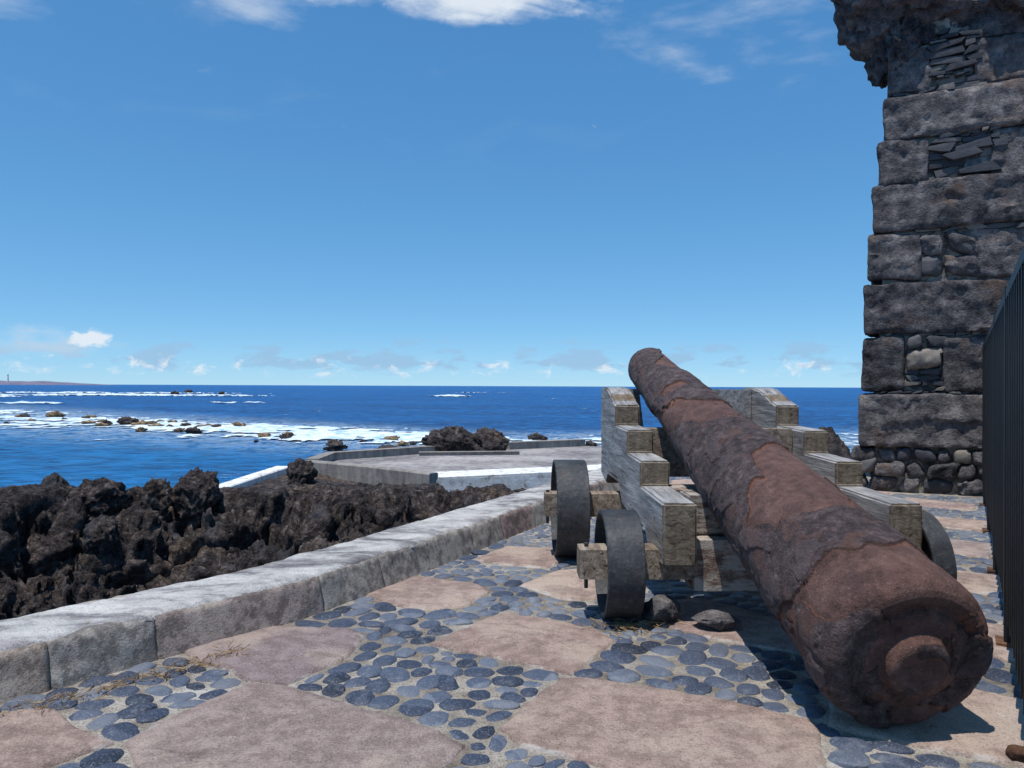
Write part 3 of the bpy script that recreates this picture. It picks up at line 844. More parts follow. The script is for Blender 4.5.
for k, (x, y, ra_, rb_, a) in enumerate(order):
    a = a + prng.normal(0, 0.08); zz = GROUND_Z - 0.005 + prng.uniform(-0.004, 0.004); hz = min(0.0175, 0.5 * rb_) * prng.uniform(0.75, 1.05)
    if k < 300:
        o = bpy.data.objects.new('pebble', pme[k % 10]); COL.objects.link(o); o.parent = pave
        o.location = (x, y, zz); o.rotation_euler = (prng.normal(0, .07), prng.normal(0, .07), a); o.scale = (ra_, rb_, hz)
    else:
        P = V1 * (1 + 0.2 * fbm(V1 * 1.2 + k * 5, 2, k))[:, None] * [ra_, rb_, hz]
        P = rotz(P, a) + [x, y, zz]
        sv.append(P); sf += [(f[0] + off, f[1] + off, f[2] + off) for f in F1]; off += len(P)
o = mk('pebble_field', np.concatenate(sv), sf, M_PEBBLE, pave); tag(o, kind='stuff')

# ---------------------------------------------------------------- parapet
par = thing('parapet_wall', 'low grey stone parapet with worn whitewashed top running beside the paving', 'wall', (0.0, 4.6, 0.0))
PW, PH = 0.37, 0.135
def par_frame(s):
    seg = np.linalg.norm(np.diff(PAR, axis=0), axis=1); cum = np.concatenate([[0], np.cumsum(seg)])
    s = np.clip(s, 0, cum[-1] - 1e-6); i = np.clip(np.searchsorted(cum, s, 'right') - 1, 0, len(seg) - 1)
    t = (s - cum[i]) / seg[i]; p = PAR[i] + t[:, None] * (PAR[i + 1] - PAR[i])
    # smoothed direction
    def at(q):
        q = np.clip(q, 0, cum[-1] - 1e-6); k = np.clip(np.searchsorted(cum, q, 'right') - 1, 0, len(seg) - 1)
        return PAR[k] + ((q - cum[k]) / seg[k])[:, None] * (PAR[k + 1] - PAR[k])
    d = at(s + 0.25) - at(s - 0.25); d /= np.linalg.norm(d, axis=1)[:, None]
    nrm = np.stack([-d[:, 1], d[:, 0]], 1)          # towards the sea
    pm = (at(s + 0.12) + at(s - 0.12) + p) / 3
    return pm, nrm
TOTAL = np.linalg.norm(np.diff(PAR, axis=0), axis=1).sum()
s0 = 0.05; k = 0
lens = [0.62, 0.34, 0.71, 0.42, 0.86, 0.38, 0.47, 0.58, 0.70, 0.40]
while s0 < TOTAL - 0.5:
    L = lens[k % 10]
    P, F = rbox((L + 0.002, PW - 0.005, PH + 0.28), 0.010, 0.020, 0.015, 8, 60 + k, 4, fine=0.25)
    P = P.copy()
    s = s0 + L / 2 + P[:, 0]; pm, nr = par_frame(s)
    off = PW / 2 + P[:, 1] + 0.022 - np.where(P[:, 1] < 0, 0.036 * np.clip((PH + 0.28) / 2 - P[:, 2], 0, 0.3) / 0.135, 0)
    W = np.concatenate([pm + nr * off[:, None], (P[:, 2] + PH - (PH + 0.28) / 2)[:, None]], 1)
    o = mk('stone_block', W, F, M_PARAPET, par)
    s0 += L; k += 1
# whitewashed coping, thin and ragged at its edges
ns, nw = 760, 22
S = np.linspace(0.04, TOTAL - 0.05, ns)
pm, nr = par_frame(S)
V = []
wv = np.concatenate([[-0.02], np.linspace(0, 1, nw), [1.02]])
for i in range(ns):
    q = np.array([[S[i] * 3, 0, 0], [S[i] * 3, 5, 0], [S[i] * 14, 9, 0], [S[i] * 9, 13, 0]])
    e = perlin(q, 12)
    lo = 0.040 + 0.022 * e[0] + 0.012 * e[2]; hi = PW + 0.004 + 0.02 * e[1]
    for j, w in enumerate(wv):
        off = lo + (hi - lo) * w
        edge = min(1, min(abs(w), abs(1 - w)) / 0.10)
        z = PH + 0.000 + 0.010 * math.sqrt(edge) if 0 <= w <= 1 else PH - (0.010 + 0.012 * abs(e[3]))
        V.append((*(pm[i] + nr[i] * off), z))
V = np.array(V)
mid = np.tile((wv >= 0) & (wv <= 1), ns)
V[mid, 2] += 0.012 * fbm(V[mid] * 5, 4, 71) + 0.004 * fbm(V[mid] * 25, 3, 72)
m = len(wv)
F = [(i * m + j, (i + 1) * m + j, (i + 1) * m + j + 1, i * m + j + 1) for i in range(ns - 1) for j in range(m - 1)]
mk('coping', V, F, M_COPING, par)
V = []
S3 = np.linspace(0.03, TOTAL - 0.06, 500); pm3, nr3 = par_frame(S3)
for i in range(500):
    e = perlin(np.array([[S3[i] * 6, 3, 0], [S3[i] * 6, 8, 0], [S3[i] * 6, 12, 0]]), 33)
    V += [(*(pm3[i] + nr3[i] * (0.034 - 0.040 + 0.006 * e[0])), -0.03), (*(pm3[i] + nr3[i] * (0.034 - 0.018 + 0.006 * e[1])), PH * 0.5), (*(pm3[i] + nr3[i] * (0.036 + 0.006 * e[2])), PH - 0.004), (*(pm3[i] + nr3[i] * 0.3), PH - 0.004)]
F = [(i * 4 + j, (i + 1) * 4 + j, (i + 1) * 4 + j + 1, i * 4 + j + 1) for i in range(499) for j in range(3)]
mk('joint_mortar', V, F, M_MORTAR, par)
# rough retaining face below the coping on the seaward side
V = []; zl = np.linspace(0.10, -2.3, 14)
S2 = np.linspace(0.04, TOTAL - 0.05, 160); pm, nr = par_frame(S2)
for i in range(160):
    for z in zl: V.append((*(pm[i] + nr[i] * (PW - 0.02 + 0.06 * (0.10 - z))), z))
V = np.array(V); V[:, :2] += np.repeat(nr, 14, 0) * (0.03 * fbm(V * 3, 3, 8))[:, None]
F = [(i * 14 + j, (i + 1) * 14 + j, (i + 1) * 14 + j + 1, i * 14 + j + 1) for i in range(159) for j in range(13)]
mk('retaining_face', V, F, M_PARAPET, par)

# ---------------------------------------------------------------- lower terrace by the sea
TZ = -1.25
poly = [(-1.86, 17.25), (2.2, 19.0), (4.4, 20.2), (4.6, 26.2), (2.6, 27.4), (-0.1, 25.7), (-2.6, 24.4), (-5.3, 21.6), (-5.3, 19.5)]
n = len(poly)
V = [(x, y, TZ) for x, y in poly] + [(x, y, -4) for x, y in poly]
F = [list(range(n))] + [[(i + 1) % n, i, n + i, n + (i + 1) % n] for i in range(n)]
fm = [0] + [1 if i in (0, 1) else 2 for i in range(n)]
o = mk('terrace', V, F, [M_CONC, M_WHITE, M_CONCW], smooth_shade=False, fmat=fm)
bm = bmesh.new(); bm.from_mesh(o.data); bmesh.ops.recalc_face_normals(bm, faces=bm.faces); bm.to_mesh(o.data); bm.free()
tag(o, kind='structure')
V = [(-1.80, 17.3, TZ + 0.05), (2.2, 19.02, TZ + 0.05), (4.36, 20.2, TZ + 0.05), (4.2, 21.4, TZ + 0.05), (1.9, 20.15, TZ + 0.05), (-2.0, 18.45, TZ + 0.05)]
V = V + [(x, y, TZ - 0.1) for x, y, z in V]
F = [list(range(6))] + [[(k + 1) % 6, k, 6 + k, 6 + (k + 1) % 6] for k in range(6)]
mk('white_edging', V, F, M_WHITE, o, smooth_shade=False)
def wall_run(name, pts, top, bot, th, mat, label, cat='wall', topmat=None):
    """low wall along a polyline, thickness to the left of the run"""
    pts = [np.array(p, float) for p in pts]
    V, F, fm = [], [], []
    m = len(pts)
    for i, p in enumerate(pts):
        d = (pts[min(i + 1, m - 1)] - pts[max(i - 1, 0)]); d /= np.linalg.norm(d); nn = np.array((-d[1], d[0]))
        tz = top[i] if isinstance(top, (list, tuple)) else top; bz = bot[i] if isinstance(bot, (list, tuple)) else bot
        q = p + nn * th
        V += [(*p, bz), (*p, tz - 0.03), (*(p + nn * .03), tz), (*(q - nn * .03), tz), (*q, tz - 0.03), (*q, bz)]
    for i in range(m - 1):
        for j in range(5):
            F.append((i * 6 + j, (i + 1) * 6 + j, (i + 1) * 6 + j + 1, i * 6 + j + 1)); fm.append(1 if topmat and j in (1, 2, 3) else 0)
    F.append(tuple(range(6))); fm.append(0); F.append(tuple(range((m - 1) * 6, m * 6))[::-1]); fm.append(0)
    o = mk(name, V, F, [mat] + ([topmat] if topmat else []), smooth_shade=False, fmat=fm)
    bm = bmesh.new(); bm.from_mesh(o.data); bmesh.ops.recalc_face_normals(bm, faces=bm.faces); bm.to_mesh(o.data); bm.free()
    return tag(o, label, cat)
wall_run('terrace_wall', [(-5.5, 19.45), (-3.6, 18.35), (-1.90, 17.1)], [-1.03, -1.05, -1.08], -1.9, 0.30, M_CONCW, 'low bare concrete wall along the near left edge of the seaside terrace')
wall_run('terrace_wall', [(-2.5, 24.2), (-5.2, 21.7), (-5.2, 19.85)], -1.02, -1.9, -0.30, M_CONCW, 'low concrete wall closing the far left side of the terrace, seaward of the boulder')
wall_run('terrace_wall', [(2.7, 27.2), (-0.1, 25.55)], -1.0, -1.9, -0.3, M_CONCW, 'low concrete wall at the back of the terrace right of the big boulder')
wall_run('terrace_kerb', [(0.25, 23.7), (-2.9, 23.2)], -1.14, -1.5, -0.25, M_CONCW, 'low concrete kerb at the foot of the dark boulder on the terrace', 'kerb')
wall_run('path_wall', [(-7.0, 16.4), (-6.95, 18.4), (-6.85, 20.4), (-6.7, 22.4)], [-1.55, -1.55, -1.53, -1.5], [-2.4, -2.4, -2.4, -2.4], 0.45, M_WHITE, 'white limewashed path edge curving down through lava rocks to the sea', 'path wall')

def boulder(name, loc, size, seed, label, cat='rock', group=None, sub=4, mat=None, jag=0.11, rough=0.4, cuts=6):
    P, F = rock(size, seed, sub, rough, cuts, jag)
    P = rotz(P, seed * 1.3)
    o = mk(name, P + np.array(loc), F, mat or M_LAVA, origin=(loc[0], loc[1], loc[2]))
    return tag(o, label, cat, group)
boulder('boulder', (-2.1, 24.7, -1.12), (1.9, 1.5, 1.5), 5, 'taller left half of the dark lava outcrop behind the terrace kerb', 'boulder', sub=5)
boulder('boulder', (-0.85, 24.8, -1.05), (1.5, 1.3, 1.25), 8, 'smaller right half of the dark lava outcrop behind the terrace kerb', 'boulder', sub=5)
boulder('boulder', (-4.98, 17.6, -1.2), (0.75, 0.8, 0.85), 12, 'dark boulder at the left corner of the terrace wall', 'boulder', sub=5)
crest = [((-6.2, 10.0, -0.60), (0.62, 0.6, 0.72), 21, 'pointed dark lava rock on the shore crest, leftmost peak against the sea'),
         ((-5.52, 9.9, -0.62), (0.85, 0.7, 0.66), 22, 'broad dark lava rock on the shore crest between two gaps of sea'),
         ((-4.76, 9.9, -0.62), (0.36, 0.45, 0.68), 23, 'narrow upright lava rock on the shore crest right of the sea gap'),
         ((-4.36, 10.2, -0.62), (0.68, 0.6, 0.86), 24, 'tall rounded lava rock on the shore crest behind the narrow upright one'),
         ((-4.9, 8.9, -0.92), (0.50, 0.45, 0.6), 26, 'separate lava lump below the shore crest under the sea gap'),
         ((-2.30, 7.0, -1.0), (0.62, 0.6, 1.0), 27, 'squat boulder in the gully just behind the parapet'),
         ((-1.82, 7.2, -1.0), (0.75, 0.65, 0.95), 28, 'wider boulder in the gully to the right of the squat one behind the parapet')]
for loc, size, seed, lab in crest: boulder('lava_rock', loc, size, seed, lab, 'rock', sub=5, jag=0.11)
boulder('boulder', (4.15, 9.9, -0.25), (0.95, 0.9, 1.35), 33, 'dark rounded boulder against the sea just left of the tower foot', 'boulder', sub=5)

reef = [(-53.8, 87.6, 2.5), (-48.6, 80.4, 1.0), (-48.1, 83.4, 1.2), (-39.1, 71.3, 1.8), (-36.9, 71.4, 2.6), (-35.4, 73.2, 1.2), (-30.8, 66.8, 1.1), (-30.1, 68.3, 1.3),
        (-26.4, 66.1, 1.4), (-25.1, 68.1, 1.7), (-19.5, 57.0, 0.8), (-17.5, 57.8, 1.0), (-16.4, 53.6, 1.4), (-31.0, 61.9, 1.3), (-25.6, 59.5, 1.7), (-17.6, 51.0, 0.5),
        (-49.3, 72.1, 0.9), (-55.9, 85.0, 1.8), (-12.1, 49.9, 1.0), (-10.7, 44.6, 1.8), (-10.3, 51.2, 0.7), (-7.2, 48.5, 1.1), (-6.6, 49.4, 0.8),
        (1.9, 53.2, 1.9), (5.2, 48.2, 1.4), (-128.2, 281.5, 5.0), (-150.9, 345.0, 5.0), (-117.9, 300.6, 4.0)]
ORD = 'first second third fourth fifth sixth seventh eighth ninth tenth eleventh twelfth thirteenth fourteenth fifteenth sixteenth seventeenth eighteenth nineteenth twentieth twenty-first twenty-second twenty-third twenty-fourth'.split()
lowr = np.random.default_rng(8); low_rocks = []
for k in range(18):
    x = lowr.uniform(-58, -8); y = 51 - 0.62 * x + lowr.normal(0, 3.0); low_rocks.append((x / y, x, y, lowr.uniform(0.9, 2.2)))
for k, (q_, x, y, w) in enumerate(sorted(low_rocks)):
    boulder('reef_rock', (x, y, SEA + 0.12), (w, w * 0.7, 0.42 + 0.12 * w), 500 + k, 'low tan-brown rock barely clear of the surf, ' + ORD[k] + ' low one from the left', 'rock', 'low tan rocks in the surf', sub=3, jag=0.25, cuts=8, mat=M_TANROCK)
for k, (x, y, w) in enumerate(reef):
    tan = k in (0, 9, 11, 13, 21)
    far = y > 150
    if far: lab = 'tiny rock among the far breakers near the horizon, ' + ('rightmost of three', 'leftmost of three', 'middle of three')[[-117.9, -150.9, -128.2].index(x)]; grp = 'rocks in the far breakers'
    elif x > 0: lab = ('dark sea rock above the terrace back wall', 'dark sea rock just left of the wooden carriage')[k - 23]; grp = None
    else:
        rank = sorted((q[0] / q[1], q) for q in reef if q[0] <= 0 and q[1] < 150).index((x / y, (x, y, w)))
        lab = ('wide' if w > 1.6 else 'small' if w < 1.0 else 'mid-sized') + ' reef rock awash in white surf, ' + ORD[rank] + ' from the left'; grp = 'reef rocks in the surf'
    boulder('reef_rock', (x, y, SEA + 0.10 * w), (w * 0.85, w * 0.7, w * 0.48), 100 + k, lab, 'rock', grp, sub=4, jag=0.3, cuts=8, mat=M_TANROCK if tan else None)

# ---------------------------------------------------------------- ruined stone tower
tower = thing('stone_tower', 'ruined tower of dark basalt blocks and rubble on the right', 'tower', (3.6, 7.2, 0.0))
TC = np.array((3.218, 6.88)); TE = np.array((0.947, -0.32)); TE /= np.linalg.norm(TE); TN = np.array((TE[1], -TE[0]))   # outwards
TN = -TN if TN[1] > 0 else TN
TB = np.array((0.50, 0.866))                                      # the left side runs back this way
def tw(s, dep, z):
    """tower coordinates: s along the face, dep = proud of the face (+ towards the walk)"""
    base = TC + np.outer(s, TE)
    return np.concatenate([base + np.outer(np.maximum(dep, 0), TN) - np.outer(np.minimum(dep, 0) * -1, -TB), np.asarray(z)[:, None]], 1)
def tblock(name, s0, s1, z0, z1, proud=0.0, depth=0.55, seed=0, mat=None, r=0.05, amp=0.035, res=0.024, freq=3.2, gap=0.030, tilt=0.0, ridge=True):
    r = 0.022; size = (s1 - s0 - gap, depth, z1 - z0 - gap)
    P, F = rbox(size, r, res, amp, freq, seed, 6, ridge, fine=0.2, maxn=44)
    P = np.array(P)
    q = P + seed * 3.1
    v1, e1 = facet(q * [2.6, 2.6, 4.2], seed, 0.7); v2, e2 = facet(q * [7, 7, 11], seed + 2, 0.7)
    P[:, 1] -= np.where(P[:, 1] < 0, 0.010 * v1 + 0.006 * v2 + 0.013 * fbm(q * [6, 6, 12], 5, seed + 1, 0.72), 0)
    P[:, 0] += 0.030 * fbm(q * 3.5, 4, seed + 2); P[:, 2] += 0.026 * fbm(q * 3.2, 4, seed + 4)
    P[:, 2] += tilt * P[:, 0]
    s = (s0 + s1) / 2 + P[:, 0]; dep = proud - depth / 2 - P[:, 1]; dep = np.where(P[:, 1] < 0, proud - depth / 2 - P[:, 1], proud - depth / 2 - P[:, 1])
    z = (z0 + z1) / 2 + P[:, 2]
    W = tw(s, dep, z)
    c = W.mean(0)
    return mk(name, W, F, mat or M_BASALT, tower, origin=tuple(c), sharp=50)
core_pts = [(0.12, -0.035), (2.7, -0.035), (2.7, -2.2), (0.12, -2.2)]
V = []
for z, sh in ((-0.3, 0.0), (1.4, 0.05), (3.0, 0.14), (4.3, 0.24), (6.2, 0.3)):
    s_ = np.array([p[0] + (sh if p[0] < 1 else 0) for p in core_pts]); d_ = np.array([p[1] for p in core_pts])
    V.append(tw(s_, d_, np.full(4, z)))
V = np.concatenate(V)
F = [(r * 4 + a, r * 4 + (a + 1) % 4, r * 4 + 4 + (a + 1) % 4, r * 4 + 4 + a) for r in range(4) for a in range(4)] + [(16, 17, 18, 19), (3, 2, 1, 0)]
me_core = mk('mortar_core', V, F, M_TMORTAR, tower, smooth_shade=False)
bm = bmesh.new(); bm.from_mesh(me_core.data); bmesh.ops.subdivide_edges(bm, edges=bm.edges[:], cuts=24, use_grid_fill=True); bmesh.ops.recalc_face_normals(bm, faces=bm.faces)
co = np.array([v.co[:] for v in bm.verts]); dn = 0.028 * fbm(co * 6, 4, 77)
for v, d in zip(bm.verts, dn): v.co += v.normal * d
bm.to_mesh(me_core.data); bm.free()
blocks = [(0.0, 1.03, 0.40, 0.90, 0.03), (0.02, 0.40, 0.91, 1.43, 0.02), (0.68, 1.20, 0.91, 1.42, 0.02), (0.04, 1.28, 1.44, 1.91, 0.03), (0.07, 0.53, 1.93, 2.37, 0.02),
          (0.86, 1.5, 1.92, 2.37, -0.01), (0.11, 1.5, 2.39, 2.84, 0.03), (0.16, 0.58, 2.80, 3.22, 0.02), (1.06, 1.7, 2.76, 3.26, 0.0), (0.20, 1.7, 3.24, 3.64, 0.03),
          (0.23, 0.60, 3.64, 4.06, 0.0), (0.93, 1.7, 3.64, 4.06, 0.0),
          (0.25, 1.0, 4.07, 4.62, -0.03), (0.95, 1.9, 4.08, 4.62, -0.02), (0.60, 0.94, 3.66, 4.05, -0.06),
          (1.04, 1.9, 0.42, 0.92, 0.0), (1.22, 2.1, 0.94, 1.43, 0.01), (1.30, 2.2, 1.45, 1.92, 0.0), (1.52, 2.4, 1.94, 2.38, 0.01), (1.52, 2.5, 2.4, 2.9, 0.0), (1.72, 2.5, 2.92, 3.4, 0.0), (1.72, 2.5, 3.42, 4.0, 0.0)]
for k, (a, b, c, d, pr) in enumerate(blocks):
    tl = -0.035 if (b - a > 0.9 and c > 2) else 0.0
    tblock('stone_block', a, b, c, d, pr, 0.6, 200 + k, tilt=(-tl if c > 2 else 0.0) + 0.03 * math.sin(k * 7.3) / max(0.5, b - a), amp=0.018 if c > 1.4 else 0.012)
# stones of the left side further back, seen edge-on
for k, z in enumerate(np.arange(0.05, 4.0, 0.47)):
    for d in (-1.0, -1.55, -2.05):
        P, F = rbox((0.3, 0.5, 0.44), 0.05, 0.08, 0.03, 4, 300 + k, 4, True)
        W = tw(0.17 + 0.055 * z + P[:, 0] + 0.02, d - P[:, 1], z + 0.2 + P[:, 2]); c = W.mean(0)
        mk('stone_block', W, F, M_BASALT, tower, origin=tuple(c))
# overhanging springer stones at the top
def trock(s, dep, z, size, seed, sub=5, mat=None, jag=0.12, name='stone_block', cuts=9, rough=0.28):
    P, F = rock(size, seed, sub, rough, cuts, jag)
    W = tw(np.zeros(1), np.zeros(1), np.zeros(1))[0]
    base = TC + s * TE + dep * TN
    Q = np.concatenate([base + np.outer(P[:, 0], TE) - np.outer(P[:, 1], TN), (z + P[:, 2])[:, None]], 1)
    return mk(name, Q, F, mat or M_BASALT, tower, origin=(base[0], base[1], z), sharp=60)
trock(0.40, -0.22, 4.66, (1.40, 1.0, 1.30), 402, jag=0.10)
trock(0.34, -0.25, 4.14, (0.50, 0.8, 0.66), 405, jag=0.10)
trock(1.35, -0.22, 4.72, (1.25, 1.0, 1.06), 407, jag=0.10)
trock(2.15, 0.0, 4.55, (1.1, 1.0, 1.2), 409)
tblock('stone_block', 0.0, 2.4, 5.1, 5.7, 0.1, 1.0, 431, amp=0.05)
# rubble and slate packing
trng = np.random.default_rng(21)
def fill(s0, s1, z0, z1, kind, seed):
    r = np.random.default_rng(seed); z = z0; k = 0
    while z < z1 - 0.02:
        h = r.uniform(0.024, 0.085) if kind == 'slate' else r.uniform(0.11, 0.2)
        h = min(h, z1 - z); s = s0 + r.uniform(-0.09, 0.05) * (1 if kind == 'slate' else 0.5); s1_ = s1; s1 = s1 + r.uniform(-0.08, 0.10)
        while s < s1:
            w = h * (r.uniform(1.4, 5.0) if kind == 'slate' else r.uniform(0.8, 1.9)); w = min(w, s1 - s + 0.05)
            if w > 0.04:
                if kind == 'slate':
                    P, F = rbox((w * 0.97, 0.2, h * 0.88), 0.008, 0.04, 0.008, 9, seed * 31 + k, 2)
                    a = r.normal(0.09, 0.10)
                    P = np.stack([P[:, 0] * (1 + 0.25 * r.normal() * P[:, 2] / h) + 0.7 * P[:, 2] * r.normal(), P[:, 1], P[:, 2] * (1 + r.normal() * 0.5 * P[:, 0] / w) + a * P[:, 0]], 1)
                    W = tw(s + w / 2 + P[:, 0], r.uniform(-0.03, 0.03) - 0.09 - P[:, 1], z + h / 2 + P[:, 2]); nm, mt = 'slate_stone', M_SLATE
                else:
                    P, F = rbox((w * 0.98, 0.26, h * 0.98), min(w, h) * 0.34, 0.018, 0.02, 6, seed * 31 + k, 4, False, maxn=14)
                    P = np.array(P); v1, e1 = facet(P * 9 + k * 3.7, seed + k, 0.7)
                    P = P * (1 + 0.16 * v1 * 0.5)[:, None]; P[:, 2] += r.normal(0, 0.22) * P[:, 0]; P[:, 0] += r.normal(0, 0.2) * P[:, 2]
                    W = tw(s + w / 2 + P[:, 0], r.uniform(-0.03, 0.02) - 0.10 - P[:, 1], z + h / 2 + P[:, 2]); nm, mt = 'rubble_stone', (M_BASALT if r.random() < 0.8 else M_SLATE)
                c = W.mean(0); mk(nm, W, F, mt, tower, origin=tuple(c), sharp=40 if kind == 'slate' else 60)
            s += w + (0.004 if kind == 'slate' else r.uniform(0.0, 0.03)); k += 1
        s1 = s1_; z += h
fill(0.60, 1.05, 2.86, 3.24, 'slate', 5)
fill(0.18, 0.55, 2.74, 2.80, 'slate', 6)
fill(0.61, 0.92, 3.62, 4.2, 'slate', 7)
fill(0.40, 0.68, 0.92, 1.12, 'slate', 8)
fill(0.42, 0.68, 1.12, 1.42, 'rubble', 9)
fill(0.54, 0.86, 1.95, 2.36, 'rubble', 10)
fill(0.08, 1.3, 1.915, 1.935, 'slate', 11)
fill(-0.08, 1.6, 0.0, 0.40, 'rubble', 12)
fill(0.15, 1.0, 0.895, 0.92, 'slate', 13)
fill(0.5, 1.5, 2.36, 2.41, 'slate', 14)
fill(0.2, 1.3, 1.42, 1.455, 'slate', 15)
fill(0.3, 1.5, 3.225, 3.26, 'slate', 16)
fill(0.35, 1.6, 3.625, 3.665, 'slate', 17)
fill(0.66, 0.84, 2.55, 2.66, 'slate', 18)

# ---------------------------------------------------------------- cannon
BC = np.array((1.071, 2.012, 0.2265)); MC = np.array((0.85, 4.65, 1.077))
AX = MC - BC; LB = np.linalg.norm(AX); AX = AX / LB
U1 = np.cross(AX, (0, 0, 1)); U1 /= np.linalg.norm(U1); U2 = np.cross(U1, AX)
cannon = thing('cannon', 'long rusted iron cannon barrel with flaking crust, breech resting on the ground', 'cannon', (BC[0], BC[1], 0.0))
prof = [(-0.030, 0.100), (-0.030, 0.118), (-0.024, 0.128), (-0.021, 0.150), (-0.022, 0.168), (-0.029, 0.182), (-0.031, 0.198), (-0.026, 0.214), (-0.010, 0.228), (0.012, 0.2365), (0.05, 0.2385), (0.10, 0.2375), (0.16, 0.2340), (0.22, 0.2315), (0.5, 0.2195), (0.95, 0.199),
        (1.4, 0.178), (1.85, 0.157), (2.25, 0.139), (2.45, 0.131), (2.60, 0.1265), (2.72, 0.1245), (LB - 0.03, 0.121), (LB, 0.110)]
pa = np.array(prof); seg = np.linalg.norm(np.diff(pa, axis=0), axis=1); cum = np.concatenate([[0], np.cumsum(seg)])
NS, NT = 680, 330
q = np.concatenate([np.linspace(0, cum[10], 70, endpoint=False), np.linspace(cum[10], cum[-1], NS - 70)])
sa = np.interp(q, cum, pa[:, 0]); ra = np.interp(q, cum, pa[:, 1])
th = np.linspace(0, 2 * np.pi, NT, endpoint=False)
Sg, Tg = np.meshgrid(np.arange(NS), th, indexing='ij'); Sg = Sg.ravel(); Tg = Tg.ravel()
s_, r_ = sa[Sg], ra[Sg]
rad = np.cos(Tg)[:, None] * U1 + np.sin(Tg)[:, None] * U2
tng = np.gradient(np.stack([sa, ra], 1), axis=0); tng /= np.linalg.norm(tng, axis=1)[:, None]
nrm = rad * tng[Sg, 0][:, None] - AX * tng[Sg, 1][:, None]
P = BC + AX * s_[:, None] + rad * r_[:, None]
Q = P * [1, 0.8, 1]
Qw = Q + 0.06 * np.stack([perlin(Q * 7, 1), perlin(Q * 7, 2), perlin(Q * 7, 3)], 1)
cn = fbm(Qw * 3.1 + 2.2, 3, 17, 0.45) + 0.10 * fbm(Q * 22, 3, 40, 0.6)
side = rad @ np.array((-0.75, -0.2, -0.1)); side = side / np.abs(side).max()
cn = cn + 0.10 * side + 0.16 * smooth(1.7, 2.3, s_) - 0.10 * smooth(0.35, 0.1, s_) + 0.2 * smooth(0.02, -0.02, s_)
crust = smooth(-0.006, 0.012, cn)
flake = smooth(0.0, 0.02, fbm(Qw * 6.3 + 9, 4, 23, 0.5) - 0.10) * smooth(0.05, 0.12, cn)
n_f = fbm(Q * 30, 4, 50, 0.6); n_m = fbm(Q * 7, 3, 55)
disp = 0.0085 * crust + 0.0045 * flake + crust * (0.0030 * n_f + 0.0015 * n_m) + (1 - crust) * (0.0013 * n_f + 0.0014 * n_m) - 0.0016 * smooth(0.06, 0.0, np.abs(cn + 0.02))
f1, f2, cid = worley(Qw * [9, 9, 9], 61)
disp = disp + 0.006 * fbm(Q * 9, 4, 57, 0.6) * smooth(0.03, -0.02, s_)
disp = disp + crust * 0.005 * (cid - 0.5) * (cid > 0.6) * smooth(0.0, 0.12, f2 - f1)
P = P + nrm * disp[:, None]
attr_c = smooth(-0.055, 0.075, cn)
i = np.arange(NS * NT).reshape(NS, NT); j = np.roll(i, -1, 1)
quads = np.stack([i[:-1].ravel(), i[1:].ravel(), j[1:].ravel(), j[:-1].ravel()], 1)
mk('barrel', P, quads[:, ::-1], M_BARREL, cannon, attrs={'crust': attr_c, 'flake': flake})
# bore at the muzzle
V, F = lathe([(LB, 0.111), (LB + 0.004, 0.10), (LB, 0.062), (LB - 0.4, 0.060), (LB - 0.4, 0.0)], 64)
W = BC + np.outer(V[:, 0], AX) + np.outer(V[:, 1], U1) + np.outer(V[:, 2], U2)
mk('muzzle_bore', W, [f[::-1] for f in F], M_BARREL, cannon, sharp=40)
# stub of the broken cascabel knob
kp = [(-0.018, 0.158), (-0.028, 0.148), (-0.034, 0.130), (-0.036, 0.108), (-0.037, 0.098), (-0.042, 0.090), (-0.053, 0.086), (-0.064, 0.083), (-0.071, 0.077), (-0.074, 0.066), (-0.072, 0.048), (-0.069, 0.025), (-0.069, 0.0)]
ka = np.array(kp); cl = np.concatenate([[0], np.cumsum(np.linalg.norm(np.diff(ka, axis=0), axis=1))]); qq = np.linspace(0, cl[-1], 50)
V, F = lathe(list(zip(np.interp(qq, cl, ka[:, 0]), np.interp(qq, cl, ka[:, 1]))), 96)
W = BC + np.outer(V[:, 0], AX) + np.outer(V[:, 1], U1) + np.outer(V[:, 2], U2)
rr_ = np.linalg.norm(V[:, 1:], axis=1)[:, None] + 1e-6
rd = (np.outer(V[:, 1], U1) + np.outer(V[:, 2], U2)) / rr_
dd = 0.005 * fbm(W * 13, 4, 91, 0.6)
W = W + rd * (dd * np.clip(rr_[:, 0] * 30, 0, 1))[:, None] - AX * (0.004 * fbm(W * 9, 4, 92, 0.6))[:, None]
mk('cascabel_knob', W, F, M_BARREL, cannon, attrs={'crust': smooth(0.1, 0.4, fbm(W * 9, 3, 95)) * 0.8})

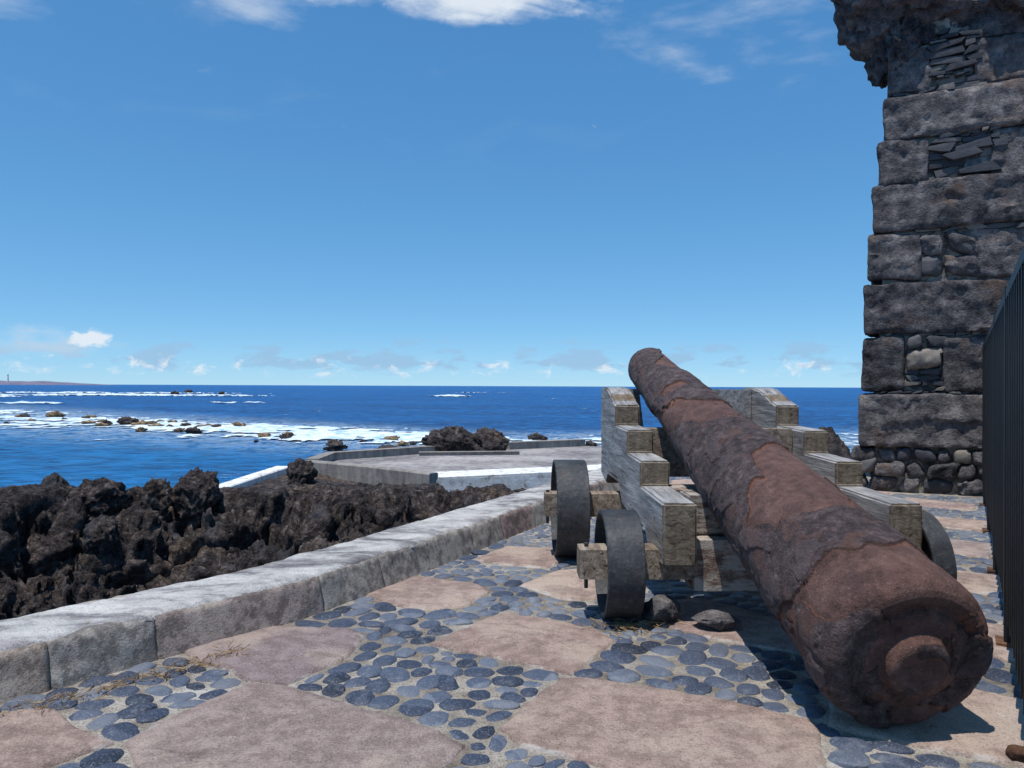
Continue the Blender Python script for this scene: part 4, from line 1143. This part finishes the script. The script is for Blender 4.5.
# ---------------------------------------------------------------- gun carriage
car = thing('gun_carriage', 'weathered grey timber gun carriage with stepped cheeks and iron wheels', 'gun carriage', (1.11, 3.6, 0.0))
YAW = math.radians(0.9); PIV = (1.11, 3.4)
def yaw(P): return rotz(P, YAW, PIV)
prof_c = [(2.94, 0.235), (2.94, 0.487), (3.42, 0.492), (3.42, 0.606), (3.78, 0.612), (3.78, 0.728), (4.16, 0.733), (4.16, 0.846), (4.26, 0.868), (4.36, 0.904), (4.46, 0.932), (4.56, 0.944),
          (4.74, 0.945), (4.74, 0.40), (4.52, 0.36), (4.44, 0.42), (4.02, 0.42), (3.94, 0.33), (3.5, 0.29), (3.42, 0.32), (2.98, 0.32), (2.97, 0.235)]
prof_c = prof_c[:20] + [(3.30, 0.315), (3.22, 0.235)]
def cheek(x0, x1, seed):
    bm = bmesh.new()
    a = [bm.verts.new((x0, y, z)) for y, z in prof_c]; b = [bm.verts.new((x1, y, z)) for y, z in prof_c]
    n = len(prof_c)
    bm.faces.new(a); bm.faces.new(b[::-1])
    for k in range(n): bm.faces.new((a[(k + 1) % n], a[k], b[k], b[(k + 1) % n]))
    bmesh.ops.recalc_face_normals(bm, faces=bm.faces)
    bmesh.ops.bevel(bm, geom=[e for e in bm.edges if e.calc_face_angle(0) > 0.5], offset=0.009, segments=3, affect='EDGES')
    bmesh.ops.triangulate(bm, faces=[f for f in bm.faces if len(f.verts) > 4])
    for _ in range(3):
        bmesh.ops.subdivide_edges(bm, edges=[e for e in bm.edges if e.calc_length() > 0.07], cuts=1, use_grid_fill=False)
        bmesh.ops.triangulate(bm, faces=[f for f in bm.faces if len(f.verts) > 4])
    bm.normal_update()
    co = np.array([v.co[:] for v in bm.verts]); d = 0.007 * fbm(co * [9, 4, 9], 4, seed)
    edge_n = np.array([v.normal[:] for v in bm.verts])
    co = co + edge_n * d[:, None]
    F = [tuple(v.index for v in f.verts) for f in bm.faces]
    fm = [1 if f.normal.y < -0.30 else 0 for f in bm.faces]
    bm.free()
    return mk('cheek', yaw(co), F, [M_WOOD, M_END], car, fmat=fm, sharp=35)
cheek(0.592, 0.73, 1)
cheek(1.500, 1.632, 2)
def beam(name, c, size, mat, seed, parent=None, end=False, r=0.008, amp=0.004):
    P, F = rbox(size, r, 0.05, amp, 8, seed, 3)
    fm = None; mats = mat
    if end:
        Pn = np.array(P); mats = [mat, M_END]; fm = []
        for f in F:
            q = Pn[list(f)]; n = np.cross(q[1] - q[0], q[2] - q[0]); n /= np.linalg.norm(n) + 1e-9; fm.append(1 if abs(n[0]) > 0.8 else 0)
    return mk(name, yaw(P + np.array(c)), F, mats, parent or car, fmat=fm, sharp=35)
# stool bed under the breech and the packing block beside it
beam('stool_bed', (1.115, 3.42, 0.395), (0.768, 0.20, 0.19), M_WOODW, 31)
pt = [(0.734, 0.335), (0.734, 0.498), (0.80, 0.498), (0.86, 0.43), (0.93, 0.372), (0.93, 0.335)]
n = len(pt)
V = [(x, 3.08, z) for x, z in pt] + [(x, 3.26, z) for x, z in pt]
F = [list(range(n))[::-1], list(range(n, 2 * n))] + [[k, (k + 1) % n, n + (k + 1) % n, n + k] for k in range(n)]
o = mk('packing_block', yaw(np.array(V)), F, M_WOODP, car, smooth_shade=False)
bm = bmesh.new(); bm.from_mesh(o.data); bmesh.ops.recalc_face_normals(bm, faces=bm.faces); bmesh.ops.bevel(bm, geom=bm.edges[:], offset=0.006, segments=2, affect='EDGES'); bm.to_mesh(o.data); bm.free()
# front transom with a cut-out for the barrel
pt = [(0.732, 0.42), (0.732, 0.935), (0.80, 0.935), (0.83, 0.70), (0.90, 0.60), (1.14, 0.60), (1.24, 0.70), (1.28, 0.935), (1.498, 0.935), (1.498, 0.42)]
n = len(pt)
V = [(x, 4.56, z) for x, z in pt] + [(x, 4.70, z) for x, z in pt]
F = [list(range(n))[::-1], list(range(n, 2 * n))] + [[k, (k + 1) % n, n + (k + 1) % n, n + k] for k in range(n)]
o = mk('front_transom', yaw(np.array(V)), F, M_WOOD, car, smooth_shade=False)
bm = bmesh.new(); bm.from_mesh(o.data); bmesh.ops.recalc_face_normals(bm, faces=bm.faces); bmesh.ops.bevel(bm, geom=bm.edges[:], offset=0.006, segments=2, affect='EDGES'); bm.to_mesh(o.data); bm.free()
beam('mid_transom', (1.115, 3.98, 0.60), (0.768, 0.12, 0.26), M_WOODB, 35)
# axles
beam('axle', (1.03, 3.08, 0.226), (1.52, 0.13, 0.125), M_WOODB, 41, end=True)
beam('axle', (1.075, 4.18, 0.290), (1.76, 0.14, 0.13), M_WOODB, 43, end=True)
beam('axle_bed', (1.115, 3.085, 0.225), (0.764, 0.16, 0.21), M_WOODW, 45)
def wheel(x0, x1, yc, R, outer, seed):
    """truck wheel: flat iron tyre, recessed web on the outer side, hub"""
    t = 0.016; w = x1 - x0; s = 1 if outer > 0 else -1
    xm = (x0 + x1) / 2; xo = x1 if outer > 0 else x0; xi = x0 if outer > 0 else x1
    pr = [(xi, R - t), (xi, R - .004), (xi + s * .004, R), (xo - s * .004, R), (xo, R - .004), (xo, R - t), (xo - s * w * .55, R - t - .004), (xi, R - t)]
    V, F = lathe(pr, 72); W = V + [0, yc, R]
    W = W + np.stack([0 * W[:, 0], 0.004 * perlin(W * 14, seed), 0.003 * perlin(W * 14 + 5, seed)], 1)   # slightly dented tyre
    rim = mk('wheel', yaw(W), F if s < 0 else [f[::-1] for f in F], M_IRON, car, sharp=40)
    pr = [(xo - s * w * .52, R - t + .002), (xo - s * w * .56, R * .55), (xo - s * w * .42, R * .40), (xo - s * w * .30, R * .36), (xo - s * w * .28, R * .30), (xo - s * w * .28, 0.0)]
    V, F = lathe(pr, 48); W = V + [0, yc, R]; mk('web', yaw(W), F if s < 0 else [f[::-1] for f in F], M_IRON, rim, sharp=40)
    pr = [(xi, 0), (xi, R * .34), (xi + s * w * .34, R * .36), (xi + s * w * .42, R - t)]
    V, F = lathe(pr, 48); W = V + [0, yc, R]; mk('inner_web', yaw(W), F if s > 0 else [f[::-1] for f in F], M_IRON, rim, sharp=40)
    return rim
wheel(0.365, 0.512, 3.08, 0.2185, -1, 1)
wheel(0.250, 0.425, 4.18, 0.268, -1, 2)
wheel(1.636, 1.722, 3.08, 0.2185, 1, 3)
wheel(1.660, 1.835, 4.18, 0.268, 1, 4)
for (x, y, z) in ((0.305, 3.08, 0.226), (0.215, 4.18, 0.29), (1.756, 3.08, 0.226), (1.925, 4.18, 0.29)):
    V, F = lathe([(-0.11, 0), (-0.11, 0.008), (0.07, 0.008), (0.07, 0.011), (0.076, 0.011), (0.076, 0)], 12)
    mk('linchpin', yaw(V[:, [1, 2, 0]] + [x, y, z]), F, M_IRON, car, sharp=40)

# ---------------------------------------------------------------- loose stones by the carriage
boulder('chock_stone', (0.612, 2.99, 0.05), (0.16, 0.13, 0.115), 51, 'dark angular stone wedged behind the near left iron wheel', 'stone', sub=4, mat=M_BASALT, jag=0.06, rough=0.2, cuts=9)
P, F = rock((0.19, 0.13, 0.085), 57, 4, 0.15, 9, 0.05); P[:, 2] *= 1 - 0.75 * np.clip(np.abs(P[:, 0]) / 0.11, 0, 1); P[:, 2] -= P[:, 2].min()
o = mk('flat_stone', P + [0.81, 2.92, -0.006], F, M_BASALT, origin=(0.81, 2.92, -0.006), sharp=40); tag(o, 'flat wedge of grey slate lying on the ground under the carriage', 'stone')
P, F = rock((0.07, 0.06, 0.04), 63, 3, 0.2, 6, 0.06); o = mk('brick_fragment', P + [1.31, 1.905, 0.012], F, M_RUST, origin=(1.31, 1.905, 0.012)); tag(o, 'small orange brick fragment on the pebbles at the bottom right corner', 'fragment')

# ---------------------------------------------------------------- fence
fence = thing('railing_fence', 'tall black steel railing of close vertical bars along the right edge', 'fence', (2.4, 3.6, 0.0))
FA = np.array((1.522, 2.2)); FB = np.array((4.34, 6.8)); FD = (FB - FA); FL = np.linalg.norm(FD); FD /= FL; FN = np.array((FD[1], -FD[0]))
def fbox(name, s0, s1, w, z0, z1, off=0.0, mat=None, bev=0.0):
    V = []
    for z in (z0, z1):
        for s, o_ in ((s0, -w / 2), (s1, -w / 2), (s1, w / 2), (s0, w / 2)):
            p = FA + FD * s + FN * (off + o_); V.append((p[0], p[1], z))
    c = np.mean(V, axis=0)
    return mk(name, V, [(3, 2, 1, 0), (4, 5, 6, 7), (0, 1, 5, 4), (1, 2, 6, 5), (2, 3, 7, 6), (3, 0, 4, 7)], mat or M_BLACK, fence, smooth_shade=False, origin=tuple(c))
s = -0.62; k = 0
FTOP = 1.315
while s < FL:
    if k % 11 == 0:
        fbox('post', s - 0.025, s + 0.025, 0.05, 0.006, FTOP + 0.012)
        fbox('base_plate', s - 0.05, s + 0.05, 0.10, -0.004, 0.010, mat=M_RUST)
    else:
        fbox('bar', s - 0.012, s + 0.012, 0.044, 0.125, FTOP - 0.038)
    s += 0.115; k += 1
fbox('top_rail', -0.66, FL, 0.044, FTOP - 0.036, FTOP)
fbox('bottom_rail', -0.66, FL, 0.030, 0.150, 0.185)
fbox('post', FL + 0.002, FL + 0.052, 0.05, 0.006, FTOP + 0.012)

# ---------------------------------------------------------------- dry litter against the parapet and the wheel
lr = np.random.default_rng(3); V, F = [], []
def straw(c, L, a, tilt, w):
    d = np.array((math.cos(a) * math.cos(tilt), math.sin(a) * math.cos(tilt), math.sin(tilt))); p = np.array((-math.sin(a), math.cos(a), 0)) * w; u = np.array((0, 0, w))
    k = len(V); e = c + d * L
    for q in (c - p, c + p, c + u * 1.6): V.append(q)
    for q in (e - p * .5, e + p * .5, e + u): V.append(q)
    F.extend([(k, k + 1, k + 4, k + 3), (k + 1, k + 2, k + 5, k + 4), (k + 2, k, k + 3, k + 5), (k, k + 2, k + 1), (k + 3, k + 4, k + 5)])
for _ in range(260):
    s = lr.uniform(0, 1); base = np.array((-1.50, 2.16)) + s * np.array((0.48, 0.52)) + lr.normal(size=2) * [0.03, 0.02] + np.array((0.06, -0.03))
    straw(np.array((*base, lr.uniform(-0.008, 0.012))), lr.uniform(0.012, 0.05), lr.uniform(0, 6.3), lr.normal(0, .15), lr.uniform(0.0008, 0.002))
for _ in range(120):
    base = np.array((0.47, 2.93)) + lr.normal(size=2) * [0.08, 0.03]
    straw(np.array((*base, lr.uniform(-0.006, 0.012))), lr.uniform(0.02, 0.08), lr.uniform(0, 6.3), lr.normal(0, .15), lr.uniform(0.0008, 0.002))
o = mk('dry_litter', V, F, M_STRAW, smooth_shade=False); tag(o, 'dry straw litter blown against the parapet foot and near wheel', 'litter', kind='stuff')
print('TRIS', sum(len(o.data.polygons) * 2 for o in bpy.data.objects if o.type == 'MESH'), 'OBJ', len(bpy.data.objects))
